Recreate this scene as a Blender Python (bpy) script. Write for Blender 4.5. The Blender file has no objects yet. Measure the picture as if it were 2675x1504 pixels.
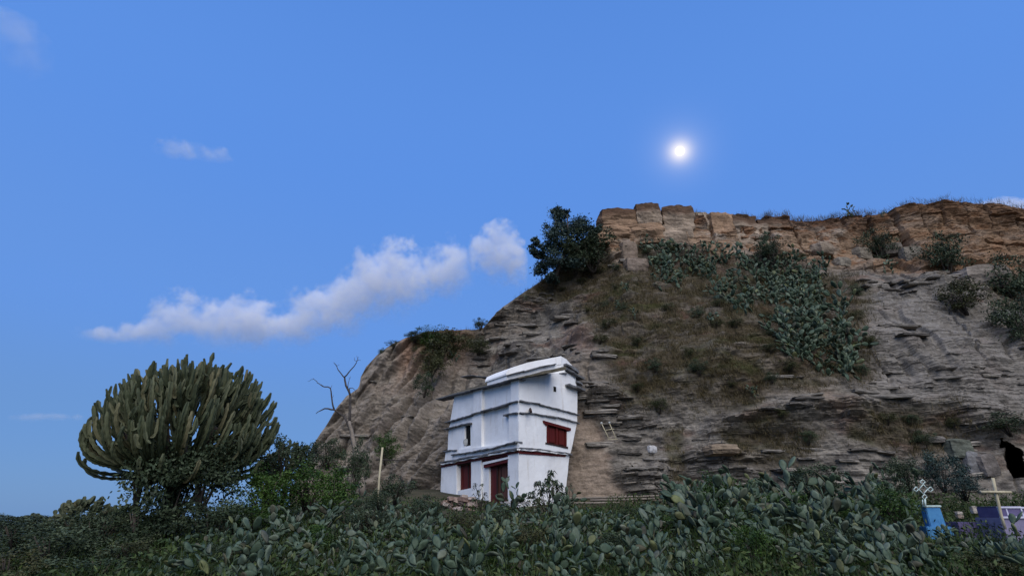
import bpy, bmesh, math, random
import numpy as np
from mathutils import Vector, Matrix, Euler

sc = bpy.context.scene
C = sc.collection
R = math.radians
rnd = random.Random(7)
rng = np.random.default_rng(7)

# ------------------------------------------------------------------ camera
F = 1350.0                      # focal length in pixels of a 2675 wide picture
PITCH = R(23.7)
CP, SP = math.cos(PITCH), math.sin(PITCH)
CAM = Vector((0.0, 0.0, 1.6))
cam_d = bpy.data.cameras.new('camera')
cam_d.sensor_width = 36.0
cam_d.lens = 36.0 * F / 2675.0
cam_d.clip_start = 0.1
cam_d.clip_end = 40000.0
cam = bpy.data.objects.new('camera', cam_d)
cam.location = CAM
cam.rotation_euler = (R(90) + PITCH, 0, 0)
C.objects.link(cam)
sc.camera = cam

# ------------------------------------------------------------------ light
SUN_ELEV, SUN_AZ = R(46), R(169)      # the afterglow stands behind the camera, a little to its right
world = bpy.data.worlds.new('World')
sc.world = world
world.use_nodes = True
wt = world.node_tree
wn, wl = wt.nodes, wt.links
bg = wn['Background']
sky = wn.new('ShaderNodeTexSky')
sky.sky_type = 'NISHITA'
sky.sun_disc = False
sky.sun_elevation = SUN_ELEV
sky.sun_rotation = SUN_AZ
tc = wn.new('ShaderNodeTexCoord')
sep = wn.new('ShaderNodeSeparateXYZ')
wl.new(tc.outputs['Generated'], sep.inputs[0])
ramp = wn.new('ShaderNodeValToRGB')
ramp.color_ramp.interpolation = 'EASE'
SKYC = [(0.0, (1.62, 2.98, 5.7)), (0.13, (1.42, 2.95, 6.2)), (0.32, (1.34, 3.12, 7.7)),
        (0.60, (1.16, 3.00, 8.1)), (1.0, (0.88, 2.5, 7.2))]
er = ramp.color_ramp.elements
er[0].position, er[0].color = SKYC[0][0], (*[c / 10 for c in SKYC[0][1]], 1)
er[1].position, er[1].color = SKYC[-1][0], (*[c / 10 for c in SKYC[-1][1]], 1)
for p, c in SKYC[1:-1]:
    e = er.new(p)
    e.color = (*[k / 10 for k in c], 1)
wl.new(sep.outputs['Z'], ramp.inputs[0])
sc10 = wn.new('ShaderNodeVectorMath')
sc10.operation = 'SCALE'
sc10.inputs['Scale'].default_value = 10.0
wl.new(ramp.outputs[0], sc10.inputs[0])
tint = wn.new('ShaderNodeVectorMath')
tint.operation = 'MULTIPLY'
tint.inputs[1].default_value = (0.55, 0.95, 1.6)
wl.new(sky.outputs[0], tint.inputs[0])
mx = wn.new('ShaderNodeMix')
mx.data_type = 'VECTOR'
mx.inputs['Factor'].default_value = 0.9
wl.new(tint.outputs[0], mx.inputs['A'])
wl.new(sc10.outputs[0], mx.inputs['B'])
# halo of the moon, painted as a glow into the sky colour
MOON_PX = (1776, 395)


def ray(px, py):
    a, b = (px - 1337.5) / F, (752.0 - py) / F
    return Vector((a, CP - b * SP, SP + b * CP))


def P(px, py, Y):
    d = ray(px, py)
    return CAM + d * (Y / d.y)


def proj(X, Y, Z):
    """world to picture pixels (numpy)"""
    z = Z - 1.6
    fw = Y * CP + z * SP
    up = -Y * SP + z * CP
    return 1337.5 + F * X / fw, 752.0 - F * up / fw


MD = ray(*MOON_PX).normalized()
nrm = wn.new('ShaderNodeVectorMath')
nrm.operation = 'NORMALIZE'
wl.new(tc.outputs['Generated'], nrm.inputs[0])
dst = wn.new('ShaderNodeVectorMath')
dst.operation = 'DISTANCE'
dst.inputs[1].default_value = MD
wl.new(nrm.outputs[0], dst.inputs[0])


def gauss(width, amp):
    a = wn.new('ShaderNodeMath')
    a.operation = 'DIVIDE'
    a.inputs[1].default_value = width
    wl.new(dst.outputs['Value'], a.inputs[0])
    b = wn.new('ShaderNodeMath')
    b.operation = 'POWER'
    b.inputs[1].default_value = 1.6
    wl.new(a.outputs[0], b.inputs[0])
    c = wn.new('ShaderNodeMath')
    c.operation = 'MULTIPLY'
    c.inputs[1].default_value = -1
    wl.new(b.outputs[0], c.inputs[0])
    d = wn.new('ShaderNodeMath')
    d.operation = 'EXPONENT'
    wl.new(c.outputs[0], d.inputs[0])
    s = wn.new('ShaderNodeVectorMath')
    s.operation = 'SCALE'
    s.inputs[0].default_value = amp
    wl.new(d.outputs[0], s.inputs['Scale'])
    return s


prev = mx.outputs['Result']
for g in (gauss(0.0155, (9.5, 7.2, 2.6)), gauss(0.034, (1.6, 1.25, 0.5)), gauss(0.055, (0.32, 0.28, 0.22))):
    ad = wn.new('ShaderNodeVectorMath')
    ad.operation = 'ADD'
    wl.new(prev, ad.inputs[0])
    wl.new(g.outputs[0], ad.inputs[1])
    prev = ad.outputs[0]
wl.new(prev, bg.inputs[0])
bg.inputs[1].default_value = 0.1

sun_d = bpy.data.lights.new('sun', 'SUN')
sun_d.energy = 3.5
sun_d.angle = R(70)
sun_d.color = (1.0, 0.93, 0.82)
sun = bpy.data.objects.new('sun', sun_d)
sun_dir = Vector((math.sin(SUN_AZ) * math.cos(SUN_ELEV), math.cos(SUN_AZ) * math.cos(SUN_ELEV), math.sin(SUN_ELEV)))
sun.rotation_euler = sun_dir.to_track_quat('Z', 'Y').to_euler()
sun.location = (0, -20, 40)
C.objects.link(sun)
sc.view_settings.view_transform = 'Standard'
sc.view_settings.look = 'None'
sc.view_settings.exposure = 0.0
sc.view_settings.gamma = 1.0
sc.view_settings.use_curve_mapping = False
sc.cycles.volume_bounces = 6
sc.cycles.max_bounces = 8

# ------------------------------------------------------------------ helpers


def tag(o, label=None, cat=None, group=None, kind=None):
    if label:
        o['label'] = label
    if cat:
        o['category'] = cat
    if group:
        o['group'] = group
    if kind:
        o['kind'] = kind
    return o


def empty(name, loc=(0, 0, 0), rz=0.0, scale=1.0):
    o = bpy.data.objects.new(name, None)
    o.location = loc
    o.rotation_euler = (0, 0, rz)
    o.scale = (scale,) * 3
    o.empty_display_size = 0.2
    C.objects.link(o)
    return o


def link(name, me, mat=None, parent=None):
    o = bpy.data.objects.new(name, me)
    if mat is not None and not me.materials:
        me.materials.append(mat)
    C.objects.link(o)
    if parent is not None:
        o.parent = parent
    return o


def np_mesh(name, verts, faces, smooth=False, attrs=None):
    """verts Nx3, faces Mxk (all the same k)"""
    me = bpy.data.meshes.new(name)
    verts = np.ascontiguousarray(verts, dtype=np.float32)
    faces = np.ascontiguousarray(faces, dtype=np.int32)
    n, k = faces.shape
    me.vertices.add(len(verts))
    me.vertices.foreach_set('co', verts.ravel())
    me.loops.add(n * k)
    me.loops.foreach_set('vertex_index', faces.ravel())
    me.polygons.add(n)
    me.polygons.foreach_set('loop_start', np.arange(0, n * k, k, dtype=np.int32))
    me.polygons.foreach_set('loop_total', np.full(n, k, dtype=np.int32))
    me.polygons.foreach_set('use_smooth', np.full(n, smooth, dtype=bool))
    for an, (typ, dat) in (attrs or {}).items():
        a = me.attributes.new(an, typ, 'POINT')
        if typ == 'FLOAT':
            a.data.foreach_set('value', np.ascontiguousarray(dat, dtype=np.float32).ravel())
        else:
            a.data.foreach_set('color', np.ascontiguousarray(dat, dtype=np.float32).ravel())
    me.update(calc_edges=True)
    return me


# ---- noise in numpy
def hsh(*ks):
    h = np.zeros(np.broadcast(*ks).shape, dtype=np.uint32)
    for i, k in enumerate(ks):
        k = np.asarray(k).astype(np.int64).astype(np.uint32)
        h = (h ^ (k * np.uint32(0x9E3779B1 + 2 * i * 0x1234567 & 0xFFFFFFFF | 1)))
        h = h * np.uint32(0x85EBCA6B)
        h ^= h >> np.uint32(13)
    h = h * np.uint32(0xC2B2AE35)
    h ^= h >> np.uint32(16)
    return h


def h01(*ks):
    return hsh(*ks).astype(np.float64) / 4294967295.0


def pn(x, y, z, seed=0):
    x, y, z = np.broadcast_arrays(np.asarray(x, float), np.asarray(y, float), np.asarray(z, float))
    xi, yi, zi = np.floor(x), np.floor(y), np.floor(z)
    fx, fy, fz = x - xi, y - yi, z - zi
    u, v, w = (t * t * t * (t * (t * 6 - 15) + 10) for t in (fx, fy, fz))
    out = 0
    for dx in (0, 1):
        for dy in (0, 1):
            for dz in (0, 1):
                h = hsh(xi + dx, yi + dy, zi + dz, np.full_like(xi, seed))
                gx = ((h & np.uint32(255)).astype(float) / 127.5 - 1)
                gy = (((h >> np.uint32(8)) & np.uint32(255)).astype(float) / 127.5 - 1)
                gz = (((h >> np.uint32(16)) & np.uint32(255)).astype(float) / 127.5 - 1)
                d = gx * (fx - dx) + gy * (fy - dy) + gz * (fz - dz)
                out = out + d * (u if dx else 1 - u) * (v if dy else 1 - v) * (w if dz else 1 - w)
    return out


def fbm(x, y, z, o=4, seed=0, gain=0.5):
    t, a, f = 0, 1.0, 1.0
    for i in range(o):
        t = t + a * pn(x * f, y * f, z * f, seed + i * 17)
        a *= gain
        f *= 2.03
    return t


def sstep(a, b, x):
    t = np.clip((x - a) / (b - a), 0, 1)
    return t * t * (3 - 2 * t)


def in_poly(px, py, poly):
    inside = np.zeros(px.shape, bool)
    n = len(poly)
    for i in range(n):
        x0, y0 = poly[i]
        x1, y1 = poly[(i + 1) % n]
        if y0 == y1:
            continue
        c = ((y0 > py) != (y1 > py)) & (px < (x1 - x0) * (py - y0) / (y1 - y0) + x0)
        inside ^= c
    return inside


def soft_poly(px, py, poly, soft):
    """1 inside, fading over soft pixels across the edge"""
    d = np.full(px.shape, 1e9)
    n = len(poly)
    for i in range(n):
        x0, y0 = poly[i]
        x1, y1 = poly[(i + 1) % n]
        dx, dy = x1 - x0, y1 - y0
        t = np.clip(((px - x0) * dx + (py - y0) * dy) / (dx * dx + dy * dy + 1e-9), 0, 1)
        d = np.minimum(d, np.hypot(px - x0 - t * dx, py - y0 - t * dy))
    s = np.where(in_poly(px, py, poly), d, -d)
    return sstep(-soft, soft, s)


# ---- materials
def new_mat(name):
    m = bpy.data.materials.new(name)
    m.use_nodes = True
    nt = m.node_tree
    b = nt.nodes['Principled BSDF']
    b.inputs['Specular IOR Level'].default_value = 0.2
    b.inputs['Roughness'].default_value = 0.9
    return m, nt, b


def noise_node(nt, scale, detail=4, rough=0.55, coord='Object', stretch=None):
    t = nt.nodes.new('ShaderNodeTexCoord')
    n = nt.nodes.new('ShaderNodeTexNoise')
    n.inputs['Scale'].default_value = scale
    n.inputs['Detail'].default_value = detail
    n.inputs['Roughness'].default_value = rough
    src = t.outputs[coord]
    if stretch:
        mp = nt.nodes.new('ShaderNodeMapping')
        mp.inputs['Scale'].default_value = stretch
        nt.links.new(src, mp.inputs[0])
        src = mp.outputs[0]
    nt.links.new(src, n.inputs['Vector'])
    return n


def cramp(nt, src, stops):
    r = nt.nodes.new('ShaderNodeValToRGB')
    e = r.color_ramp.elements
    e[0].position, e[0].color = stops[0][0], (*stops[0][1], 1)
    e[1].position, e[1].color = stops[-1][0], (*stops[-1][1], 1)
    for p, c in stops[1:-1]:
        k = e.new(p)
        k.color = (*c, 1)
    nt.links.new(src, r.inputs[0])
    return r.outputs[0]


def mixc(nt, a, b, fac, mode='MIX'):
    m = nt.nodes.new('ShaderNodeMix')
    m.data_type = 'RGBA'
    m.blend_type = mode
    if isinstance(fac, (int, float)):
        m.inputs['Factor'].default_value = fac
    else:
        nt.links.new(fac, m.inputs['Factor'])
    for k, s in (('A', a), ('B', b)):
        i = [x for x in m.inputs if x.name == k and x.type == 'RGBA'][0]
        if isinstance(s, tuple):
            i.default_value = (*s, 1)
        else:
            nt.links.new(s, i)
    return [x for x in m.outputs if x.type == 'RGBA'][0]


def bump(nt, b, src, strength, dist):
    bp = nt.nodes.new('ShaderNodeBump')
    bp.inputs['Strength'].default_value = strength
    bp.inputs['Distance'].default_value = dist
    nt.links.new(src, bp.inputs['Height'])
    nt.links.new(bp.outputs[0], b.inputs['Normal'])


def simple_mat(name, c0, c1, scale=6, rough=0.9, bump_d=0.01, stretch=None, objrand=0.0, coord='Object'):
    m, nt, b = new_mat(name)
    n = noise_node(nt, scale, 5, 0.6, coord, stretch)
    col = cramp(nt, n.outputs['Fac'], [(0.3, c0), (0.7, c1)])
    if objrand:
        oi = nt.nodes.new('ShaderNodeObjectInfo')
        v = cramp(nt, oi.outputs['Random'], [(0, (1 - objrand,) * 3), (1, (1 + objrand,) * 3)])
        col = mixc(nt, col, v, 1.0, 'MULTIPLY')
    nt.links.new(col, b.inputs['Base Color'])
    b.inputs['Roughness'].default_value = rough
    if bump_d:
        bump(nt, b, n.outputs['Fac'], 0.6, bump_d)
    return m


def leaf_mat(name, c0, c1, c2, trans=0.15):
    m, nt, b = new_mat(name)
    a = nt.nodes.new('ShaderNodeAttribute')
    a.attribute_name = 'v'
    col = cramp(nt, a.outputs['Fac'], [(0, c0), (0.55, c1), (1, c2)])
    oi = nt.nodes.new('ShaderNodeObjectInfo')
    v = cramp(nt, oi.outputs['Random'], [(0, (.75, .8, .75)), (1, (1.2, 1.15, 1.1))])
    col = mixc(nt, col, v, 1.0, 'MULTIPLY')
    nt.links.new(col, b.inputs['Base Color'])
    b.inputs['Roughness'].default_value = 0.6
    return m


M = {}
# rock: mineral colour from the surface's own attribute, grain and fine bedding from noise
m, nt, b = new_mat('rock')
at = nt.nodes.new('ShaderNodeAttribute')
at.attribute_name = 'tint'
n1 = noise_node(nt, 1.0, 8, 0.62, 'Object', (1.2, 1.2, 5.5))
n2 = noise_node(nt, 7.0, 6, 0.65)
v1 = cramp(nt, n1.outputs['Fac'], [(0.3, (.62, .60, .58)), (0.5, (.98, .97, .95)), (0.72, (1.35, 1.33, 1.32))])
v2 = cramp(nt, n2.outputs['Fac'], [(0.3, (.7, .69, .68)), (0.7, (1.25, 1.25, 1.25))])
col = mixc(nt, at.outputs['Color'], v1, 1.0, 'MULTIPLY')
col = mixc(nt, col, v2, 1.0, 'MULTIPLY')
nt.links.new(col, b.inputs['Base Color'])
ad = nt.nodes.new('ShaderNodeMath')
ad.operation = 'ADD'
nt.links.new(n1.outputs['Fac'], ad.inputs[0])
nt.links.new(n2.outputs['Fac'], ad.inputs[1])
bump(nt, b, ad.outputs[0], 0.8, 0.05)
b.inputs['Roughness'].default_value = 1.0
b.inputs['Specular IOR Level'].default_value = 0.05
M['rock'] = m
M['capstone'] = None

m, nt, b = new_mat('plaster')
n1 = noise_node(nt, 0.9, 5, 0.55)
n2 = noise_node(nt, 9.0, 6, 0.6)
n3 = noise_node(nt, 1.6, 6, 0.65, 'Object', (2.2, 2.2, 0.5))
col = cramp(nt, n1.outputs['Fac'], [(0.3, (.74, .73, .71)), (0.65, (.83, .83, .82))])
st = cramp(nt, n3.outputs['Fac'], [(0.30, (.74, .69, .62)), (0.44, (1, 1, 1))])
col = mixc(nt, col, st, 0.55, 'MULTIPLY')
nt.links.new(col, b.inputs['Base Color'])
ad = nt.nodes.new('ShaderNodeMath')
ad.operation = 'MULTIPLY_ADD'
ad.inputs[1].default_value = 0.25
nt.links.new(n2.outputs['Fac'], ad.inputs[0])
nt.links.new(n1.outputs['Fac'], ad.inputs[2])
bump(nt, b, ad.outputs[0], 0.6, 0.06)
M['plaster'] = m
M['slate'] = simple_mat('slate', (.085, .088, .095), (.20, .20, .205), 5, 0.85, 0.02, None, 0.25)
M['redwood'] = simple_mat('red_painted_wood', (.062, .008, .008), (.115, .014, .012), 3, 0.6, 0.006, (6, 6, .7))
M['brownwood'] = simple_mat('brown_wood', (.07, .032, .022), (.13, .055, .04), 3, 0.7, 0.006, (6, 6, .6))
M['darkwood'] = simple_mat('dark_wood', (.02, .012, .010), (.05, .022, .018), 3, 0.8, 0.006, (6, 6, .6))
M['palewood'] = simple_mat('pale_wood', (.30, .26, .17), (.48, .43, .30), 4, 0.9, 0.006, (5, 5, .8))
M['greywood'] = simple_mat('grey_wood', (.13, .11, .09), (.26, .22, .18), 4, 0.9, 0.006, (1, 5, 5))
M['bark'] = simple_mat('bark', (.025, .022, .02), (.075, .062, .05), 6, 1.0, 0.02, (2, 2, .6))
M['deadbark'] = simple_mat('dead_bark', (.03, .026, .024), (.08, .07, .065), 8, 1.0, 0.01)
M['dark'] = simple_mat('painted_dark', (.006, .006, .006), (.014, .013, .012), 3, 1.0, 0)  # near-black colour standing in for shade inside openings
M['roofearth'] = simple_mat('roof_earth', (.05, .045, .03), (.13, .115, .085), 4, 1.0, 0.05)
M['sack'] = simple_mat('pale_sack', (.25, .26, .25), (.42, .43, .42), 5, 0.9, 0.02)
M['iron'] = simple_mat('painted_iron', (.36, .46, .43), (.52, .62, .58), 9, 0.5, 0.0)
M['bluepaint'] = simple_mat('blue_paint', (.045, .17, .37), (.08, .26, .48), 4, 0.7, 0.01)
M['purple'] = simple_mat('purple_paint', (.080, .068, .150), (.135, .115, .215), 4, 0.7, 0.01)
M['lilac'] = simple_mat('lilac_paint', (.17, .15, .245), (.24, .22, .31), 4, 0.7, 0.01)
M['whitepaint'] = simple_mat('white_paint', (.42, .42, .52), (.58, .58, .66), 6, 0.7, 0.005)
M['ground'] = simple_mat('earth', (.025, .028, .015), (.075, .062, .038), 0.9, 1.0, 0.08)
M['grass'] = leaf_mat('dry_grass', (.038, .030, .012), (.080, .061, .028), (.145, .11, .056))
M['weeds'] = leaf_mat('green_weeds', (.010, .022, .006), (.028, .050, .012), (.060, .085, .024))
M['leaf_dark'] = leaf_mat('dark_leaf', (.013, .022, .011), (.034, .050, .025), (.068, .090, .050))
M['leaf_green'] = leaf_mat('green_leaf', (.011, .030, .005), (.028, .062, .010), (.062, .108, .022))
M['leaf_blue'] = leaf_mat('blue_green_leaf', (.010, .022, .020), (.028, .050, .044), (.055, .085, .075))
M['leaf_olive'] = leaf_mat('olive_leaf', (.020, .024, .008), (.045, .050, .018), (.085, .085, .04))

m, nt, b = new_mat('cactus_pad')
oi = nt.nodes.new('ShaderNodeObjectInfo')
n1 = noise_node(nt, 7.0, 4, 0.6)
col = cramp(nt, oi.outputs['Random'], [(0, (.032, .052, .031)), (0.3, (.053, .081, .050)), (0.6, (.072, .102, .066)),
                                        (0.8, (.108, .138, .098)), (0.9, (.055, .050, .034)), (0.96, (.115, .130, .050)), (1, (.13, .14, .105))])
v = cramp(nt, n1.outputs['Fac'], [(0.3, (.7, .72, .7)), (0.7, (1.2, 1.2, 1.2))])
col = mixc(nt, col, v, 1.0, 'MULTIPLY')
nt.links.new(col, b.inputs['Base Color'])
b.inputs['Roughness'].default_value = 0.55
bump(nt, b, n1.outputs['Fac'], 0.4, 0.02)
M['pad'] = m
m, nt, b = new_mat('spurge_stem')
oi = nt.nodes.new('ShaderNodeObjectInfo')
n1 = noise_node(nt, 5.0, 4, 0.6)
col = cramp(nt, oi.outputs['Random'], [(0, (.038, .047, .025)), (0.5, (.064, .075, .040)), (0.85, (.098, .104, .060)), (1, (.125, .112, .060))])
v = cramp(nt, n1.outputs['Fac'], [(0.3, (.65, .68, .65)), (0.7, (1.2, 1.2, 1.15))])
col = mixc(nt, col, v, 1.0, 'MULTIPLY')
nt.links.new(col, b.inputs['Base Color'])
b.inputs['Roughness'].default_value = 0.6
M['spurge'] = m

# ------------------------------------------------------------------ ground
GY = [-3000, -200, -50, 0, 6, 9, 14, 18, 22, 26, 32, 60, 200, 3000]
GZ = [-60, -22, -6, 0, 0.0, 0.15, 0.75, 1.25, 1.9, 2.4, 2.8, 4, -30, -60]


def ground_z(x, y):
    x = np.asarray(x, float)
    y = np.asarray(y, float)
    z = np.interp(y, GY, GZ)
    z = z - 0.10 * np.clip(-7 - x, 0, 12) - 0.25 * np.clip(-19 - x, 0, 150)
    z = z - 0.55 * np.clip(y - 22 - 0.5 * np.clip(x + 14, 0, 8), 0, 90) * sstep(-5, -11, x)
    z = z + 0.12 * pn(x * .35, y * .35, 3.3) + 0.3 * pn(x * .08, y * .08, 9.1) * sstep(8, 20, y)
    return np.maximum(z, -62 + 2 * pn(x * .01, y * .01, .5))


def axis(parts):
    out = []
    for a, bb, n in parts:
        out += list(np.linspace(a, bb, n, endpoint=False))
    return np.array(out + [parts[-1][1]])


gx = axis([(-6000, -200, 14), (-200, -30, 20), (-30, 46, 190), (46, 200, 18), (200, 6000, 14)])
gy = axis([(-6000, -100, 14), (-100, -10, 12), (-10, 36, 130), (36, 200, 24), (200, 8000, 18)])
GX, GYY = np.meshgrid(gx, gy)
gv = np.stack([GX, GYY, ground_z(GX, GYY)], -1).reshape(-1, 3)


def grid_faces(nr, nc):
    i = np.arange(nr * nc).reshape(nr, nc)
    return np.stack([i[:-1, :-1], i[:-1, 1:], i[1:, 1:], i[1:, :-1]], -1).reshape(-1, 4)


ground = link('ground', np_mesh('ground', gv, grid_faces(len(gy), len(gx)), True), M['ground'])
tag(ground, 'dark earth slope under the cacti and shrubs', 'ground', kind='structure')

# ------------------------------------------------------------------ cliff
CREST = [(770, 1260, 33.5), (812, 1172, 33.5), (840, 1126, 33.5), (880, 1066, 33.5), (905, 1034, 33.5), (936, 1014, 33.6), (944, 982, 33.7),
         (956, 958, 33.8), (985, 926, 34), (1030, 896, 34.2), (1080, 876, 34.3), (1110, 866, 34.4), (1180, 861, 34.5), (1240, 862, 34.5), (1264, 856, 34.5), (1284, 834, 34.5),
         (1312, 804, 34.5), (1370, 762, 34.5), (1420, 728, 34.5), (1450, 702, 34.5), (1490, 662, 34.5), (1530, 625, 34.5), (1568, 596, 34.5), (1590, 572, 34.5),
         (1660, 562, 34.5), (1730, 560, 34.5), (1790, 568, 34.5), (1850, 576, 34.5), (1960, 580, 34.5), (2100, 576, 34.5), (2250, 566, 34.5),
         (2330, 556, 34.5), (2420, 546, 34.5), (2500, 543, 34.5), (2560, 551, 34.5), (2640, 559, 34.5), (2720, 575, 34.5), (2900, 640, 34.5)]
cr = np.array([tuple(P(*c)) for c in CREST])
BX = [-14, -10, -7, -3.5, -1.5, 1, 3, 5, 8, 14, 22, 50]
BY = [32.6, 31.6, 30.3, 28.4, 27.4, 26.2, 25.3, 24.7, 24.2, 23.6, 23.0, 24]
NC, NR, NCAP = 1120, 560, 40
cx = np.concatenate([np.linspace(cr[0, 0] + 0.02, 5, 330, endpoint=False), np.linspace(5, 28, 560, endpoint=False), np.linspace(28, 48, 230)])
T = np.interp(cx, cr[:, 0], cr[:, 2])
YC = np.interp(cx, cr[:, 0], cr[:, 1])
YB = np.interp(cx, BX, BY)
k = np.ones(9) / 9
YB = np.convolve(np.pad(YB, 40, mode='edge'), np.ones(81) / 81, mode='valid')
ZB = np.minimum(ground_z(cx, YB) - 1.2, 1.0)
t = np.linspace(0, 1, NR)
LT = [0, .12, .34, .45, .60, .74, .84, .92, 1.0]
LV = [0, .03, .13, .26, .55, .80, .93, .975, 1.0]
lean = np.interp(t, LT, LV)
lean = np.convolve(np.pad(lean, 12, mode='edge'), np.ones(25) / 25, mode='valid')
lean = (lean - lean[0]) / (lean[-1] - lean[0])
ZZ = ZB[None] + (T - ZB)[None] * t[:, None]
YY = YB[None] + (YC - YB)[None] * lean[:, None]
XX = np.repeat(cx[None], NR, 0)
# masks are laid on the undisplaced face
px, py = proj(XX, YY, ZZ)
wob = 22 * fbm(XX * .5, YY * .5, ZZ * .5, 3, 5)
pxw, pyw = px + wob, py + wob * .8
CAPB = [(1300, 700), (1500, 652), (1560, 640), (1620, 705), (1690, 625), (1760, 640), (1850, 700), (1960, 700), (2050, 705), (2150, 705),
        (2260, 700), (2340, 720), (2480, 735), (2675, 745), (3200, 800)]
capl = np.interp(px, [p[0] for p in CAPB], [p[1] for p in CAPB])
cap = sstep(18, -18, pyw - capl) * sstep(1420, 1540, px)
SOIL = [(1340, 770), (1440, 705), (1560, 690), (1680, 640), (1850, 700), (2100, 730), (2230, 740), (2270, 800), (2230, 880), (2290, 960),
        (2270, 1000), (2000, 1035), (1960, 1075), (1760, 1060), (1640, 1050), (1590, 960), (1560, 880), (1500, 800)]
soil = soft_poly(pxw, pyw, SOIL, 40)
soil = np.maximum(soil, 0.9 * soft_poly(pxw, pyw, [(2240, 1075), (2470, 1060), (2540, 1140), (2450, 1200), (2200, 1160)], 30))
soil = np.maximum(soil, 0.9 * soft_poly(pxw, pyw, [(1880, 1120), (2050, 1080), (2150, 1140), (2080, 1220), (1900, 1210)], 30))
soil = np.maximum(soil, 0.8 * soft_poly(pxw, pyw, [(1730, 1130), (1780, 1110), (1800, 1260), (1745, 1260)], 14))
soil = np.maximum(soil, 0.9 * soft_poly(pxw, pyw, [(2420, 660), (2560, 760), (2675, 900), (2800, 960), (2800, 640), (2640, 720)], 30))
soil = np.maximum(soil, 0.9 * soft_poly(pxw, pyw, [(1075, 850), (1240, 850), (1260, 900), (1130, 960), (1090, 930)], 20))
soil = soil * (1 - cap)
soil0 = soil.copy()
soil = soil * (0.55 + 0.45 * sstep(-.25, .1, fbm(XX * .55, YY * .55, ZZ * 1.4, 3, 77)))
smooth_r = soft_poly(pxw, pyw, [(2240, 800), (2420, 780), (2700, 950), (2800, 1080), (2400, 1065), (2230, 1010)], 40)
clay = soft_poly(px + wob * .4, py, [(1478, 1330), (1478, 1230), (1500, 1060), (1550, 1075), (1565, 1130), (1590, 1200), (1600, 1250), (1660, 1310), (1600, 1340)], 16)
lobe = sstep(1260, 1180, px)
# ---- relief


def strata(th, bw, seed, warp=.5):
    w = ZZ + warp * pn(XX * .07, YY * .05, 0.3 * ZZ * .1, seed) + .10 * XX * 0 + .06 * pn(XX * .9, YY * .9, ZZ * .9, seed + 1)
    lay = np.floor(w / th + .45 * pn(XX * .22, 0 * XX + seed, ZZ * .12, seed + 2))
    s = np.full_like(lay, seed)
    cxx = np.floor(XX / bw * (.6 + .8 * h01(lay, s)) + 50 * h01(lay, s + 1) + .35 * pn(XX * 1.3, YY, ZZ * 2.1, seed + 3))
    fz_ = w / th + .45 * pn(XX * .22, 0 * XX + seed, ZZ * .12, seed + 2) - lay - .5
    return .5 * h01(lay, s + 2) + .5 * h01(lay, cxx, s + 3) + fz_ * (1.1 * h01(lay, cxx, s + 4) - .35)


rough = (1 - .80 * soil) * (1 - .55 * smooth_r) * (1 - .85 * clay)
D = 1.1 * fbm(XX * .11, YY * .11, ZZ * .14, 3, 31) + .35 * fbm(XX * .4, YY * .4, ZZ * .55, 4, 33)
bed = .30 * strata(.95, 3.4, 41) + .26 * strata(.42, 1.5, 42) + .24 * strata(.21, .9, 43) + .11 * strata(.12, .5, 44)
bed_amt = rough * (1 - .65 * cap) * (1 - .85 * lobe)
D = D + bed * bed_amt * (.22 + 1.25 * sstep(-.2, .35, fbm(XX * .22, YY * .2, ZZ * .38, 3, 45)))
# broken thin ledges in the smooth grey rock
D = D + .15 * smooth_r * strata(.26, 2.6, 47, .3) + .07 * smooth_r * strata(.13, 1.1, 48, .3)
# gullies of the left lobe
q = (XX * .8 + YY * .3 - ZZ * .55)
gul = np.abs(pn(q * .75, ZZ * .16, YY * .1, 51)) + .5 * np.abs(pn(q * 1.7, ZZ * .4, YY * .2, 52))
vj = np.abs(pn(XX * .55 + .4 * pn(XX * .3, YY * .3, ZZ * .6, 58), YY * .2, ZZ * .10, 57))
D = D - .25 * sstep(.06, .01, vj) * sstep(-.1, .2, pn(XX * .3, YY * .3, ZZ * .25, 59)) * (1 - soil) * (1 - cap) * (1 - clay)
D = D + lobe * (3.0 * np.minimum(gul, .42) - .8) + lobe * .30 * fbm(XX * 1.1, YY * 1.1, ZZ * 1.1, 4, 53)
# cap rock: joints and big blocks
jw = XX + .5 * pn(XX * .25, 0, ZZ * .35, 61) + .18 * fbm(XX * .9, YY * .5, ZZ * .9, 3, 66)
cell = np.floor(jw / 1.9 + .35 * np.sin(np.floor(jw / 1.9) * 12.9))
fr = jw / 1.9 + .35 * np.sin(np.floor(jw / 1.9) * 12.9) - cell
edge = np.minimum(fr, 1 - fr)
topd = T[None] - ZZ
lay = np.floor(topd / 1.35 + .5 * h01(cell, cell * 0 + 4) + .15 * pn(XX * .6, 0, ZZ * .5, 63))
capd = .75 * (h01(cell, lay, cell * 0 + 62) - .3) - .5 * sstep(.10, .02, edge) * sstep(-.3, .2, pn(XX * .2, 0, ZZ * .3, 67))
capd = capd + .30 * fbm(XX * .8, YY * .8, ZZ * .9, 4, 64) + .18 * strata(.5, 1.6, 65)
D = D + cap * capd
D = D + .06 * fbm(XX * 3, YY * 3, ZZ * 4.5, 4, 71) * (.4 + rough)
D = D + soil * .16 * fbm(XX * 1.6, YY * 1.6, ZZ * 2.2, 4, 72)
# keep the skyline and the foot tidy
tt = t[:, None] + 0 * XX
D = D * sstep(0, .05, tt) * (1 - .75 * sstep(.965, 1.0, tt) * (1 - cap))
# niche behind the church
D = np.where((XX > -4.2) & (XX < 4.0) & (ZZ < 9), np.minimum(D, .35), D)
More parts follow.
